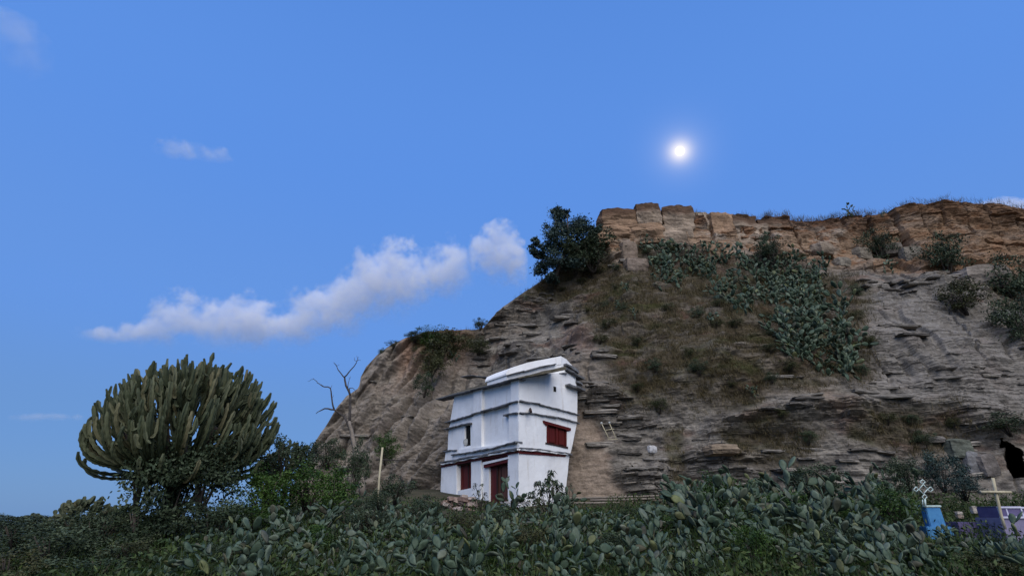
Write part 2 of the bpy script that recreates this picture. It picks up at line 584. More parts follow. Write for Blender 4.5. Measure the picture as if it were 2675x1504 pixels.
# normals of the base face
dYdz = np.gradient(YY, axis=0) / np.maximum(np.gradient(ZZ, axis=0), 1e-4)
dYdx = np.gradient(YY, axis=1) / np.gradient(XX, axis=1)
nx, ny, nz = dYdx, -np.ones_like(YY), np.clip(dYdz, 0, 1) * .8
nl = np.sqrt(nx * nx + ny * ny + nz * nz)
CX, CY, CZ = XX + D * nx / nl, YY + D * ny / nl, ZZ + D * nz / nl
# cave doorway cut into the foot at the right
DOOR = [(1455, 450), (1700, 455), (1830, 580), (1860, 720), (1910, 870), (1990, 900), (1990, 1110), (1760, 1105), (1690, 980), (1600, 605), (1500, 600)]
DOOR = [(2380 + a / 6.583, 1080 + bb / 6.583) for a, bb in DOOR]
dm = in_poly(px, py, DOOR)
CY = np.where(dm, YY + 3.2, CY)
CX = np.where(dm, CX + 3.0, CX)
# mineral colours, plus painted dark inside the cave doorway
g1 = fbm(XX * .35, YY * .35, ZZ * .8, 4, 81)
g2 = fbm(XX * .9, YY * .9, ZZ * 2.6, 4, 82)
g3 = fbm(XX * .18, YY * .18, ZZ * .25, 3, 83)


def mixn(a, bcol, f):
    return a * (1 - f[..., None]) + np.array(bcol) * f[..., None]


tint_c = np.zeros(XX.shape + (3,)) + np.array((.158, .144, .126))
tint_c = mixn(tint_c, (.172, .145, .117), sstep(-.1, .4, g3))
tint_c = mixn(tint_c, (.068, .063, .058), .8 * sstep(.05, .40, g2))
tint_c = mixn(tint_c, (.235, .215, .185), .6 * sstep(.10, .45, -g2))
tint_c = mixn(tint_c, (.145, .080, .058), .45 * sstep(.15, .5, g1))
tint_c = mixn(tint_c, (.172, .160, .146), .8 * smooth_r)
tint_c = mixn(tint_c, (.205, .178, .150), .75 * lobe)
tint_c = mixn(tint_c, (.270, .175, .125), .9 * lobe * sstep(4.2, 1.0, T[None] - ZZ) * sstep(-8.2, -7, XX))
tint_c = mixn(tint_c, (.240, .192, .152), .9 * clay)
capc = np.zeros(XX.shape + (3,)) + np.array((.235, .165, .112))
capc = mixn(capc, (.250, .205, .165), sstep(-.05, .25, g1))
capc = mixn(capc, (.085, .050, .034), .85 * sstep(1.9, .5, topd + 1.2 * g1))
capc = mixn(capc, (.170, .085, .045), .7 * sstep(.05, .35, g2))
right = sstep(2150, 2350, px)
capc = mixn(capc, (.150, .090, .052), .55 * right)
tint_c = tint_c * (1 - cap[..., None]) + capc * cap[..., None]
soilc = np.zeros(XX.shape + (3,)) + np.array((.058, .046, .028))
soilc = mixn(soilc, (.095, .081, .062), sstep(.05, .4, g2))
soilc = mixn(soilc, (.036, .040, .014), sstep(.0, .35, g1))
soilc = mixn(soilc, (.085, .042, .028), .7 * sstep(.2, .5, -g1))
tint_c = tint_c * (1 - .92 * soil[..., None]) + soilc * .92 * soil[..., None]
tint_c = np.where(dm[..., None], np.array((.012, .011, .010)), tint_c)  # shade of the doorway put into the colour, near black
# top of the hill, running back from the crest
s = np.linspace(0, 1, NCAP + 1)[1:]
back = 42 * s ** 1.6
tX = np.repeat(CX[-1][None], NCAP, 0)
tY = CY[-1][None] + back[:, None]
tZ = CZ[-1][None] - .05 * back[:, None] - .0035 * back[:, None] ** 2 + .25 * fbm(tX * .4, tY * .4, 0 * tX, 3, 91) * sstep(0, 3, back)[:, None]
tC = np.zeros(tX.shape + (3,)) + np.array((.075, .06, .036))
VX, VY, VZ = np.vstack([CX, tX]), np.vstack([CY, tY]), np.vstack([CZ, tZ])
VC = np.concatenate([tint_c, tC], 0)
# joined back and right-hand flank run down to the plain
cv = np.stack([VX, VY, VZ], -1).reshape(-1, 3)
cc = np.concatenate([VC.reshape(-1, 3), np.ones((len(cv), 1))], 1)
cliff = link('cliff', np_mesh('cliff', cv, grid_faces(NR + NCAP, NC), True, {'tint': ('FLOAT_COLOR', cc)}), M['rock'])
cliff.data.polygons.foreach_set('use_smooth', np.zeros(len(cliff.data.polygons), bool))
tag(cliff, 'layered grey sandstone cliff with an orange-brown cap rock', 'cliff', kind='structure')
bx0 = np.array([[CX[-1, 0], CY[-1, 0] + 42, CZ[-1, 0] - 9], [46, 76, 14], [46, 110, -62], [-14, 110, -62]])

CPX, CPY = proj(CX, CY, CZ)
CN = np.stack([nx / nl, ny / nl, nz / nl], -1)


def cliff_at(ppx, ppy):
    """point of the cliff face seen at a picture pixel"""
    d = (CPX - ppx) ** 2 + (CPY - ppy) ** 2
    i = np.unravel_index(np.argmin(np.where(dm, 1e9, d)), d.shape)
    return Vector((CX[i], CY[i], CZ[i])), Vector(CN[i])


# rock pieces set into the cliff
def rock_mesh(name, sx, sy, sz, seed, tintc, amp=.18, cuts=5, box=.6, dark_top=None):
    bm = bmesh.new()
    bmesh.ops.create_cube(bm, size=2)
    bmesh.ops.subdivide_edges(bm, edges=bm.edges[:], cuts=cuts, use_grid_fill=True)
    v = np.array([x.co[:] for x in bm.verts])
    l = np.linalg.norm(v, axis=1, keepdims=True)
    mxx = np.abs(v).max(1, keepdims=True)
    sph = v / l * 1.18
    v = box * v + (1 - box) * sph
    n = v / np.linalg.norm(v, axis=1, keepdims=True)
    v = v + n * (amp * fbm(v[:, 0] * 1.1 + seed, v[:, 1] * 1.1, v[:, 2] * 1.1, 4, seed)[:, None])
    lay = np.floor(v[:, 2] * 3.1 + .8 * pn(v[:, 0], v[:, 1], v[:, 2] * .4, seed + 3))
    v[:, :2] *= (1 + .07 * (h01(lay, lay * 0 + seed) - .5))[:, None]
    v = v * np.array((sx, sy, sz))
    for x, c in zip(bm.verts, v):
        x.co = c
    me = bpy.data.meshes.new(name)
    bm.to_mesh(me)
    bm.free()
    tcol = np.zeros((len(v), 4)) + np.array((*tintc, 1))
    g = fbm(v[:, 0] * .9 + seed, v[:, 1] * .9, v[:, 2] * .9, 3, seed + 9)
    tcol[:, :3] *= (1 + .5 * g)[:, None]
    if dark_top is not None:
        f = sstep(-.15, .45, v[:, 2] / sz + .5 * g)[:, None] * .9
        tcol[:, :3] = tcol[:, :3] * (1 - f) + np.array(dark_top) * f
    a = me.attributes.new('tint', 'FLOAT_COLOR', 'POINT')
    a.data.foreach_set('color', tcol.astype(np.float32).ravel())
    return me


# (left, right, top, bottom) of each cap block in picture pixels, depth of its middle, dark weathered top
BLOCKS = [(1566, 1676, 552, 606, 34.3, 1), (1660, 1726, 538, 600, 34.1, 1), (1731, 1815, 544, 610, 34.1, 1), (1640, 1736, 592, 642, 34.0, 0),
          (1728, 1812, 592, 655, 33.9, 0), (1806, 1858, 562, 640, 34.6, 0), (1848, 1916, 562, 640, 34.1, 0), (1900, 1980, 569, 628, 34.2, 1),
          (1896, 1970, 618, 684, 33.9, 0), (1555, 1645, 594, 640, 34.1, 0), (1970, 2062, 578, 622, 34.3, 1), (1962, 2046, 636, 700, 33.7, 0)]
for i, (x0, x1, y0, y1, Y, dk) in enumerate(BLOCKS):
    a, bq = P(x0, (y0 + y1) / 2, Y), P(x1, (y0 + y1) / 2, Y)
    top, bot = P((x0 + x1) / 2, y0, Y), P((x0 + x1) / 2, y1, Y)
    w, h = (bq.x - a.x) / 2, (top.z - bot.z) / 2
    me = rock_mesh('rock_block', w * 1.0, 1.3, h * 1.04, 100 + i, (.270, .215, .165) if i % 3 else (.245, .165, .110), .26, 11, .66,
                   (.075, .045, .030) if dk else None)
    o = link('rock_block', me, M['rock'], cliff)
    o.location = ((a.x + bq.x) / 2, Y + .75, (top.z + bot.z) / 2)
    o.rotation_euler = (rnd.uniform(-.04, .04), rnd.uniform(-.05, .05), rnd.uniform(-.12, .12))
BOULD = [(2560, 735, 58, 36, (.20, .175, .15)), (2630, 838, 40, 24, (.17, .165, .16)), (2380, 668, 26, 24, (.19, .17, .14)), (2248, 668, 24, 20, (.20, .175, .14)),
         (2145, 655, 30, 18, (.22, .18, .14)), (2200, 690, 22, 16, (.19, .17, .14)), (2330, 655, 24, 18, (.17, .15, .13)), (1660, 700, 34, 22, (.21, .17, .14)),
         (1640, 660, 24, 40, (.22, .175, .14)), (2500, 1174, 28, 22, (.10, .11, .092)), (2535, 1212, 16, 30, (.17, .17, .175)),
         (2570, 1215, 24, 26, (.15, .135, .125)), (1703, 1174, 11, 9, (.40, .40, .41)), (1880, 1176, 40, 12, (.21, .165, .12)), (2440, 1150, 20, 8, (.14, .13, .12))]
for i, (bx, by, w, h, tcol) in enumerate(BOULD):
    p, n = cliff_at(bx, by)
    k = p.y * 1.0 / F
    me = rock_mesh('boulder', w * k, w * k * .8, h * k * 1.05, 200 + i, tcol, .2, 6, .5)
    o = link('boulder', me, M['rock'], cliff)
    o.location = p
    o.rotation_euler = (rnd.uniform(-.1, .1), rnd.uniform(-.12, .12), rnd.uniform(-.4, .4))

# loose slabs standing out of the bedding, sharing a few meshes
SLABS = [rock_mesh('ledge_slab', .20 + .035 * i, .30, .026 + .005 * i, 400 + i, ((.165, .153, .137), (.125, .115, .103), (.215, .198, .175))[i % 3], .34, 5, .78) for i in range(9)]
gs = np.random.default_rng(404)
wg = ((1 - soil0) * (1 - clay) * (1 - .9 * lobe) * (1 - .65 * smooth_r) * (1 - cap) * (~dm) * sstep(.04, .1, tt) * sstep(.97, .93, tt) * ~((px > 2545) & (py > 1110) & (py < 1290))).ravel()
wg = wg * (.15 + sstep(-.05, .3, fbm(XX * .3, YY * .2, ZZ * .45, 2, 405)).ravel()) * np.gradient(ZZ, axis=0).ravel() * np.gradient(XX, axis=1).ravel() * (px < 2720).ravel()
for q_ in gs.choice(len(wg), 285, p=wg / wg.sum(), replace=False):
    o = link('ledge_slab', SLABS[int(gs.integers(0, len(SLABS)))], M['rock'], cliff)
    o.location = (CX.ravel()[q_], CY.ravel()[q_] + .20, CZ.ravel()[q_])
    k_ = float(gs.uniform(.6, 1.5))
    o.scale = (k_ * float(gs.uniform(.8, 1.7)), k_, k_ * float(gs.uniform(.7, 1.3)))
    o.rotation_euler = (float(gs.normal(0, .07)), float(gs.normal(0, .05)), float(-np.arctan(dYdx.ravel()[q_] * -1) * .9 + gs.normal(0, .12)))

# ------------------------------------------------------------------ church
def c1(x, y):
    return 1100 + x / 3.08, 880 + y / 3.08


CO = P(*c1(785, 1320), 22.0)


class Face:
    mitre = .9
    def __init__(s, origin, d):
        s.o = Vector((origin[0], origin[1], 0))
        s.d = Vector((d[0], d[1], 0)).normalized()
        n = Vector((s.d.y, -s.d.x, 0))
        s.n = n if n.y < 0 else -n

    def at(s, x, y, off=0.0):
        r = ray(*c1(x, y))
        o = s.o + s.n * off
        k = (o - CAM).dot(s.n) / r.dot(s.n)
        return CAM + r * k

    def uz(s, x, y, off=0.0):
        p = s.at(x, y, off)
        return (p - s.o).dot(s.d), p.z


LF = Face(CO, (-.553, .833))
RF = Face(CO, (.632, .775))
church = empty('church', (CO.x, CO.y, CO.z - .6))
tag(church, 'whitewashed rock church with slate ledges and dark red shutters against the cliff', 'church')
CINV = Matrix.Translation(-Vector(church.location))


def plaster_noise(v, amp=.018):
    return amp * fbm(v[:, 0] * 1.3, v[:, 1] * 1.3, v[:, 2] * 1.3, 3, 301)


def panel(name, face, quad, off, back, mat, parent=None, res=.16, amp=.018, bev=0.0, minres=1):
    """prism whose front fills quad (bl, br, tr, tl in picture points) at off metres out of the face, going back to depth 'back'"""
    q = [face.at(x, y, off) for x, y in quad]
    wd = max((q[1] - q[0]).length, (q[2] - q[3]).length)
    ht = max((q[3] - q[0]).length, (q[2] - q[1]).length)
    nu, nv = max(minres, int(wd / res)), max(minres, int(ht / res))
    vs = []
    for layer in (0, 1):
        for j in range(nv + 1):
            for i in range(nu + 1):
                u, w = i / nu, j / nv
                p = q[0] * (1 - u) * (1 - w) + q[1] * u * (1 - w) + q[2] * u * w + q[3] * (1 - u) * w
                if layer:
                    p = p - face.n * (off - back) + face.d * (face.mitre * (off - back) * max(0, 1 - (p - face.o).dot(face.d) / .7) if off - back > .3 else 0)
                vs.append(p)
    v = np.array([x[:] for x in vs])
    N = (nu + 1) * (nv + 1)
    if amp:
        d = plaster_noise(v[:N], amp)
        v[:N] += np.outer(d, np.array(face.n[:]))
    fs = []
    g = lambda i, j, l=0: l * N + j * (nu + 1) + i
    for j in range(nv):
        for i in range(nu):
            fs.append((g(i, j), g(i + 1, j), g(i + 1, j + 1), g(i, j + 1)))
            fs.append((g(i, j, 1), g(i, j + 1, 1), g(i + 1, j + 1, 1), g(i + 1, j, 1)))
    for i in range(nu):
        fs.append((g(i, 0), g(i, 0, 1), g(i + 1, 0, 1), g(i + 1, 0)))
        fs.append((g(i, nv), g(i + 1, nv), g(i + 1, nv, 1), g(i, nv, 1)))
    for j in range(nv):
        fs.append((g(0, j), g(0, j + 1), g(0, j + 1, 1), g(0, j, 1)))
        fs.append((g(nu, j), g(nu, j, 1), g(nu, j + 1, 1), g(nu, j + 1)))
    v -= np.array(church.location[:])
    me = np_mesh(name, v, np.array(fs), False)
    bm = bmesh.new()
    bm.from_mesh(me)
    bmesh.ops.recalc_face_normals(bm, faces=bm.faces[:])
    if bev:
        es = [e for e in bm.edges if len(e.link_faces) == 2 and e.calc_face_angle() > .9]
        bmesh.ops.bevel(bm, geom=es, offset=bev, segments=2, affect='EDGES', profile=.6)
    bm.to_mesh(me)
    bm.free()
    return link(name, me, mat, parent or church)


yE = lambda x: 893 + (785 - x) * .190        # main ledge
yB = lambda x: 515 + (785 - x) * .305        # upper ledge
yRf = lambda x: 325 + (785 - x) * .262       # roof edge
yT = lambda x: 918 + (785 - x) * .185        # top of the ground storey
PL = M['plaster']


def pil(x0, x1, off, yb, yt, bev=.025, back=-1.3, x0t=None, x1t=None, name='pilaster'):
    x0t = x0 if x0t is None else x0t
    x1t = x1 if x1t is None else x1t
    return panel(name, LF, [(x0, yb(x0)), (x1, yb(x1)), (x1t, yt(x1t)), (x0t, yt(x0t))], off, back, PL, bev=bev)


base = lambda x: 1400
# ground storey, left face
pil(150, 286, .00, base, lambda x: yT(x) + 2, x0t=163)
panel('wall', LF, [(284, 1400), (404, 1400), (404, 1213), (284, 1238)], -.04, -1.3, PL)
pil(402, 482, .00, base, lambda x: yT(x) + 2)
panel('wall', LF, [(480, 1400), (545, 1400), (545, 990), (480, 975)], -.10, -1.3, PL)
pil(697, 785, .00, base, lambda x: yT(x) + 2)
panel('wall', LF, [(530, 1400), (710, 1400), (710, 1346), (530, 1346)], -.12, -1.3, PL)
# red window and door of the left face
sh = panel('shutter', LF, [(282, 1236), (404, 1214), (404, 985), (282, 1005)], -.22, -.32, M['redwood'], amp=0)
panel('batten', LF, [(376, 1216), (384, 1214), (384, 990), (376, 990)], -.19, -.215, M['darkwood'], sh, amp=0)
panel('batten', LF, [(326, 1226), (332, 1226), (332, 1000), (326, 1000)], -.19, -.215, M['redwood'], sh, amp=0)
dr = panel('door', LF, [(540, 1350), (612, 1350), (612, 1010), (540, 1030)], -.20, -.30, M['redwood'], amp=0)
dl = panel('door_leaf', LF, [(612, 1350), (697, 1350), (697, 990), (612, 1010)], -.24, -.33, M['brownwood'], dr, amp=0)
panel('door_jamb', LF, [(606, 1350), (616, 1350), (616, 1012), (606, 1012)], -.17, -.2, M['darkwood'], dr, amp=0)
panel('door_plank', LF, [(640, 1350), (646, 1350), (646, 1040), (640, 1042)], -.22, -.24, M['darkwood'], dr, amp=0)
panel('door_plank', LF, [(655, 1350), (690, 1350), (690, 1035), (655, 1040)], -.215, -.24, M['brownwood'], dr, amp=0)
panel('lintel', LF, [(503, 1052), (704, 1003), (704, 978), (503, 1028)], .0, -.35, M['redwood'], amp=0)
panel('wall', LF, [(500, 1027), (704, 977), (704, 962), (500, 1006)], .03, -.35, PL)
panel('lintel', LF, [(160, yT(160) + 14), (785, yT(785) + 10), (785, yT(785) - 14), (160, yT(160) - 6)], .045, -.5, M['redwood'], amp=0)
panel('lintel', LF, [(480, 1006), (702, 962), (702, 930), (480, 972)], -.05, -.5, M['redwood'], amp=0)
panel('lintel', LF, [(262, 1038), (402, 1012), (402, 985), (262, 1012)], -.03, -.4, M['darkwood'], amp=0)
# storey above, left face
panel('wall', LF, [(186, yE(186)), (785, yE(785)), (785, 850), (200, 915)], .05, -1.3, PL)
XL = lambda y: np.interp(y, [520, 640, 750, 800, 850, 900], [268, 240, 205, 198, 206, 212])
panel('wall', LF, [(212, 925), (346, 905), (346, 712), (222, 735)], -.06, -1.3, PL)
panel('wall', LF, [(344, 905), (412, 900), (412, 868), (344, 882)], -.06, -1.3, PL)
panel('wall', LF, [(222, 737), (412, 700), (412, yB(412) + 8), (240, yB(240) + 8)], -.05, -1.3, PL)
panel('wall', LF, [(398, 880), (412, 878), (412, 700), (398, 703)], -.06, -1.3, PL)
win = panel('window_dark_panel', LF, [(366, 884), (402, 877), (402, 704), (358, 714)], -.13, -.4, M['dark'], amp=0)  # dark panel painting the shade deep in the window opening
panel('window_jamb', LF, [(344, 882), (350, 881), (350, 715), (344, 716)], -.04, -.5, PL, win)
p = LF.at(362, 846, -.10)
me = rock_mesh('bundle', .12, .07, .15, 333, (.3, .31, .3), .12, 4, .3)
o = link('bundle', me, M['sack'], church)
o.location = p - Vector(church.location)
pil(410, 486, .00, lambda x: yE(x) - 40, lambda x: yB(x) + 8)
pil(484, 708, -.14, lambda x: yE(x) - 40, lambda x: yB(x) + 8, name='wall', bev=0)
pil(704, 785, .00, lambda x: yE(x) - 40, lambda x: yB(x) + 8)
# top storey, left face
pil(232, 424, -.08, lambda x: yB(x) + 8, lambda x: yRf(x) + 4, x0t=272, name='wall', bev=0)
pil(420, 487, .00, lambda x: yB(x) + 8, lambda x: yRf(x) + 4)
pil(485, 724, -.14, lambda x: yB(x) + 8, lambda x: yRf(x) + 4, name='wall', bev=0)
pil(720, 785, .00, lambda x: yB(x) + 8, lambda x: yRf(x) + 4)
# right face
EB = -1.5
panel('wall', RF, [(785, 1400), (1150, 1400), (1196, 950), (785, 915)], 0, EB, PL, bev=.03)
panel('wall', RF, [(785, 920), (1010, 935), (1010, 652), (785, 605)], 0, EB, PL, bev=.0)
panel('wall', RF, [(1009, 935), (1199, 948), (1212, 895), (1009, 850)], 0, EB, PL)
panel('wall', RF, [(1176, 888), (1212, 896), (1252, 700), (1176, 684)], 0, EB, PL)
panel('wall', RF, [(1009, 690), (1177, 735), (1177, 684), (1009, 652)], 0, EB, PL)
panel('wall', RF, [(785, 607), (1255, 702), (1258, 430), (785, 335)], 0, EB, PL, bev=.0)
panel('wall', RF, [(785, 337), (1257, 432), (1235, 340), (1165, 280)], -.02, EB, PL)
# red shuttered window of the right face
wr = panel('shutter', RF, [(1008, 852), (1178, 890), (1178, 732), (1008, 688)], -.10, -.25, M['redwood'], amp=0)
for xa, xb in ((1008, 1022), (1086, 1100), (1164, 1178)):
    f = lambda x: (x - 1008) * .22
    panel('shutter_stile', RF, [(xa, 850 + f(xa)), (xb, 850 + f(xb)), (xb, 690 + f(xb) * 1.15), (xa, 690 + f(xa) * 1.15)], -.03, -.1, M['redwood'], wr, amp=0)
for xa, xb in ((1034, 1076), (1110, 1152)):
    panel('shutter_panel', RF, [(xa, 838 + f(xa)), (xb, 838 + f(xb)), (xb, 722 + f(xb) * 1.1), (xa, 722 + f(xa) * 1.1)], -.06, -.1, M['redwood'], wr, amp=0)
panel('lintel', RF, [(990, 694), (1205, 753), (1207, 732), (985, 670)], .05, -.3, M['redwood'], amp=0)
panel('lintel', RF, [(1000, 710), (1020, 715), (1020, 694), (1000, 690)], .03, -.3, M['redwood'], amp=0)
panel('lintel', RF, [(1168, 752), (1190, 758), (1190, 740), (1168, 735)], .03, -.3, M['redwood'], amp=0)
panel('window_sill', RF, [(1004, 858), (1184, 896), (1184, 882), (1004, 846)], .03, -.3, M['darkwood'], amp=0)
panel('lintel', RF, [(790, 936), (1165, 962), (1165, 946), (790, 906)], .035, -.4, M['redwood'], amp=0)
# small square vent: uncut, a black panel paints the shade of its hole
vf = panel('vent_frame', RF, [(1062, 442), (1091, 446), (1091, 396), (1062, 391)], .012, -.05, PL, amp=0)
panel('vent_dark_panel', RF, [(1066, 437), (1087, 441), (1087, 401), (1066, 396)], .016, -.04, M['dark'], vf, amp=0)
# drain spout
a, bq = RF.at(878, 578, .0), RF.at(884, 602, .35)


def tube_mesh(name, pts, rads, sides=8, cap=True):
    pts = [Vector(p) for p in pts]
    bm = bmesh.new()
    rings = []
    nrm_prev = None
    for i, p in enumerate(pts):
        d = (pts[min(i + 1, len(pts) - 1)] - pts[max(i - 1, 0)]).normalized()
        if nrm_prev is None:
            u = d.cross(Vector((0.13, .21, .97)))
            if u.length < 1e-3:
                u = d.cross(Vector((1, 0, 0)))
        else:
            u = nrm_prev - d * nrm_prev.dot(d)
        u.normalize()
        nrm_prev = u
        w = d.cross(u)
        r = rads[i] if hasattr(rads, '__len__') else rads
        rings.append([bm.verts.new(p + (u * math.cos(k * 2 * math.pi / sides) + w * math.sin(k * 2 * math.pi / sides)) * r) for k in range(sides)])
    for i in range(len(rings) - 1):
        for k in range(sides):
            bm.faces.new((rings[i][k], rings[i][(k + 1) % sides], rings[i + 1][(k + 1) % sides], rings[i + 1][k]))
    if cap:
        bm.faces.new(rings[0][::-1])
        bm.faces.new(rings[-1])
    me = bpy.data.meshes.new(name)
    bm.to_mesh(me)
    bm.free()
    for pl in me.polygons:
        pl.use_smooth = True
    return me


cl = Vector(church.location)
link('drain_spout', tube_mesh('drain_spout', [a - RF.n * .2 - cl, a - cl, bq - cl], .055), M['darkwood'], church)


def slab_piece(name, a, bq, n, up, th, out, backd, mat, parent, seed, shift):
    """one slate between a and b, sticking out by n*out"""
    r = random.Random(seed)
    d = (bq - a)
    L = max(d.length, .05)
    d = d.normalized()
    nu = max(2, int(L / .25))
    vs, fs = [], []
    for i in range(nu + 1):
        u = i / nu
        p = a.lerp(bq, u)
        oo = out * (1 + r.uniform(-.22, .22))
        t2 = th * (1 + r.uniform(-.3, .3))
        dz = r.uniform(-.012, .012)
        for (o_, z_) in ((oo, dz), (-backd, dz + .02), (-backd, dz - t2), (oo * .96, dz - t2)):
            vs.append(p + n * o_ + up * z_ + (shift * backd if o_ < 0 else Vector()))
    for i in range(nu):
        for k in range(4):
            fs.append((i * 4 + k, i * 4 + (k + 1) % 4, (i + 1) * 4 + (k + 1) % 4, (i + 1) * 4 + k))
    fs.append((3, 2, 1, 0))
    e = nu * 4
    fs.append((e, e + 1, e + 2, e + 3))
    v = [x - cl for x in vs]
    me = bpy.data.meshes.new(name)
    me.from_pydata(v, [], fs)
    bm = bmesh.new()
    bm.from_mesh(me)
    bmesh.ops.recalc_face_normals(bm, faces=bm.faces[:])
    bm.to_mesh(me)
    bm.free()
    return link(name, me, mat, parent)


UPV = Vector((0, 0, 1))
ledge_id = [0]


def ledge(face, pts, th=.055, out=.13, backd=.35, off=0.0, step=.62, mat=None, layers=1):
    """a course of slates along picture points on a face"""
    w = [face.at(x, y, off) for x, y in pts]
    for L in range(layers):
        for i in range(len(w) - 1):
            a, bq = w[i], w[i + 1]
            n = max(1, int((bq - a).length / step))
            cuts = [0] + sorted((k + rnd.uniform(-.25, .25)) / n for k in range(1, n)) + [1]
            for k in range(n):
                ledge_id[0] += 1
                p, q = a.lerp(bq, cuts[k] - .006), a.lerp(bq, cuts[k + 1] + .006)
                dz = rnd.uniform(-.012, .012) - L * th * .9
                p, q = p + UPV * dz, q + UPV * (dz + rnd.uniform(-.01, .01))
                slab_piece('slate', p, q, face.n, UPV, th, out * rnd.uniform(.85, 1.12) * (1 - .3 * L), backd, mat or M['slate'], church, 500 + ledge_id[0], face.d * .45)


def seg(x0, x1, fy, n=4, dy=0):
    return [(x0 + (x1 - x0) * i / n, fy(x0 + (x1 - x0) * i / n) + dy) for i in range(n + 1)]


ledge(LF, seg(785, 205, yB, 4, -6), .045, .11)
ledge(RF, [(785, 509), (940, 537), (1100, 577), (1266, 622)], .045, .11)
ledge(LF, [(412, 686), (340, 700), (205, 738)], .045, .11)
ledge(RF, [(785, 604), (900, 612), (1000, 628), (1130, 652), (1266, 690)], .045, .11)
ledge(LF, [(787, 604), (735, 612), (676, 626)], .045, .11)
ledge(LF, [(782, 842), (620, 882), (440, 918), (258, 944)], .05, .13, .3, .05)
ledge(LF, [(300, 906), (250, 908), (190, 918)], .05, .12, .3, .0)
ledge(LF, seg(785, 172, yE, 4, -4), .06, .14, .35, .06, .7)
ledge(LF, seg(785, 172, yE, 4, 8), .05, .10, .35, .05, .7, M['plaster'])
ledge(RF, [(785, 887), (950, 900), (1080, 920), (1198, 938)], .055, .13, .35, 0, .7)
ledge(RF, [(785, 900), (950, 912), (1080, 930), (1170, 944)], .05, .11, .35, 0, .7, M['plaster'])
# low roof over the left wing
q = [LF.at(128, 494, .16), LF.at(788, 324, .2), LF.at(788, 324, .2) - LF.n * 2.6 + UPV * .75, LF.at(128, 494, .16) - LF.n * 2.6 + UPV * .95]
vs, fs = [], []
NU, NV = 26, 9
for l in (0, 1):
    for j in range(NV + 1):
        for i in range(NU + 1):
            u, w = i / NU, j / NV
            p = q[0] * (1 - u) * (1 - w) + q[1] * u * (1 - w) + q[2] * u * w + q[3] * (1 - u) * w
            z = .06 * float(pn(p.x * 1.5, p.y * 1.5, 4.4)) * (1 if l == 0 else .4) + (.12 * w if l == 0 else -.045)
            if j == 0:
                p = p + LF.n * float(.06 * pn(p.x * 2.5, 1.2, l * 3.))
            vs.append(p + UPV * z - cl)
N = (NU + 1) * (NV + 1)
g = lambda i, j, l=0: l * N + j * (NU + 1) + i
for j in range(NV):
    for i in range(NU):
        fs.append((g(i, j), g(i + 1, j), g(i + 1, j + 1), g(i, j + 1)))
        fs.append((g(i, j, 1), g(i, j + 1, 1), g(i + 1, j + 1, 1), g(i + 1, j, 1)))
for i in range(NU):
    fs.append((g(i, 0), g(i, 0, 1), g(i + 1, 0, 1), g(i + 1, 0)))
for j in range(NV):
    fs.append((g(0, j), g(0, j + 1), g(0, j + 1, 1), g(0, j, 1)))
    fs.append((g(NU, j), g(NU, j, 1), g(NU, j + 1, 1), g(NU, j + 1)))
me = bpy.data.meshes.new('roof')
me.from_pydata(vs, [], fs)
link('roof', me, M['roofearth'], church)
ledge(LF, [(788, 327), (600, 375), (400, 429), (240, 468), (130, 497)], .035, .07, .5, .16, .9)
ledge(LF, [(690, 306), (560, 322), (420, 306), (330, 318)], .04, .1, .5, -1.3, .7)
# tower head over the corner
TA, TB, TC_ = P(*c1(682, 320), 22.75), P(*c1(1130, 220), 24.75), P(*c1(1285, 330), 26.3)
TL = Face(TA, ((TB - TA).x, (TB - TA).y))
TR = Face(TB, ((TC_ - TB).x, (TC_ - TB).y))
TL.mitre = TR.mitre = 0.0
panel('parapet', TL, [(690, 345), (1170, 292), (1128, 214), (690, 300)], -.02, -1.6, PL, amp=.02)
CRV = [(684, 304, 292), (700, 300, 262), (770, 284, 232), (860, 262, 204), (940, 246, 188), (1010, 236, 176), (1080, 225, 162), (1128, 218, 153)]
for (x0_, b0_, t0_), (x1_, b1_, t1_) in zip(CRV[:-1], CRV[1:]):
    panel('parapet', TL, [(x0_, b0_ + 2), (x1_, b1_ + 2), (x1_, t1_), (x0_, t0_)], .0, -1.7, PL, amp=.012)
panel('parapet', TR, [(1128, 300), (1258, 425), (1232, 262), (1128, 213)], .0, -1.4, PL, amp=.02)
panel('parapet', TR, [(1126, 216), (1178, 238), (1172, 180), (1126, 153)], .0, -1.5, PL, amp=.012)
panel('parapet', TR, [(1176, 238), (1226, 264), (1218, 232), (1170, 180)], .0, -1.5, PL, amp=.012)
ledge(TL, [(688, 308), (820, 272), (940, 240), (1075, 213)], .04, .12, .4, .04, .9)
ledge(TL, [(705, 345), (850, 322), (1000, 301), (1170, 285)], .05, .12, .2, .0, .9)
ledge(TL, [(785, 340), (880, 332), (1000, 318)], .05, .16, .4, .0, .6)
ledge(TR, [(1140, 214), (1190, 236), (1248, 276)], .12, .22, .4, .0, .7)
ledge(TR, [(1144, 258), (1200, 284), (1278, 332)], .08, .26, .4, .0, .7)
ledge(TR, [(1238, 350), (1278, 376)], .08, .2, .4, .0, .7)
ledge(RF, [(1155, 380), (1215, 398), (1283, 426)], .09, .28, .4, .0, .8)
# packed rubble behind the wall, closing it against the rock
TOPZ = 6.6

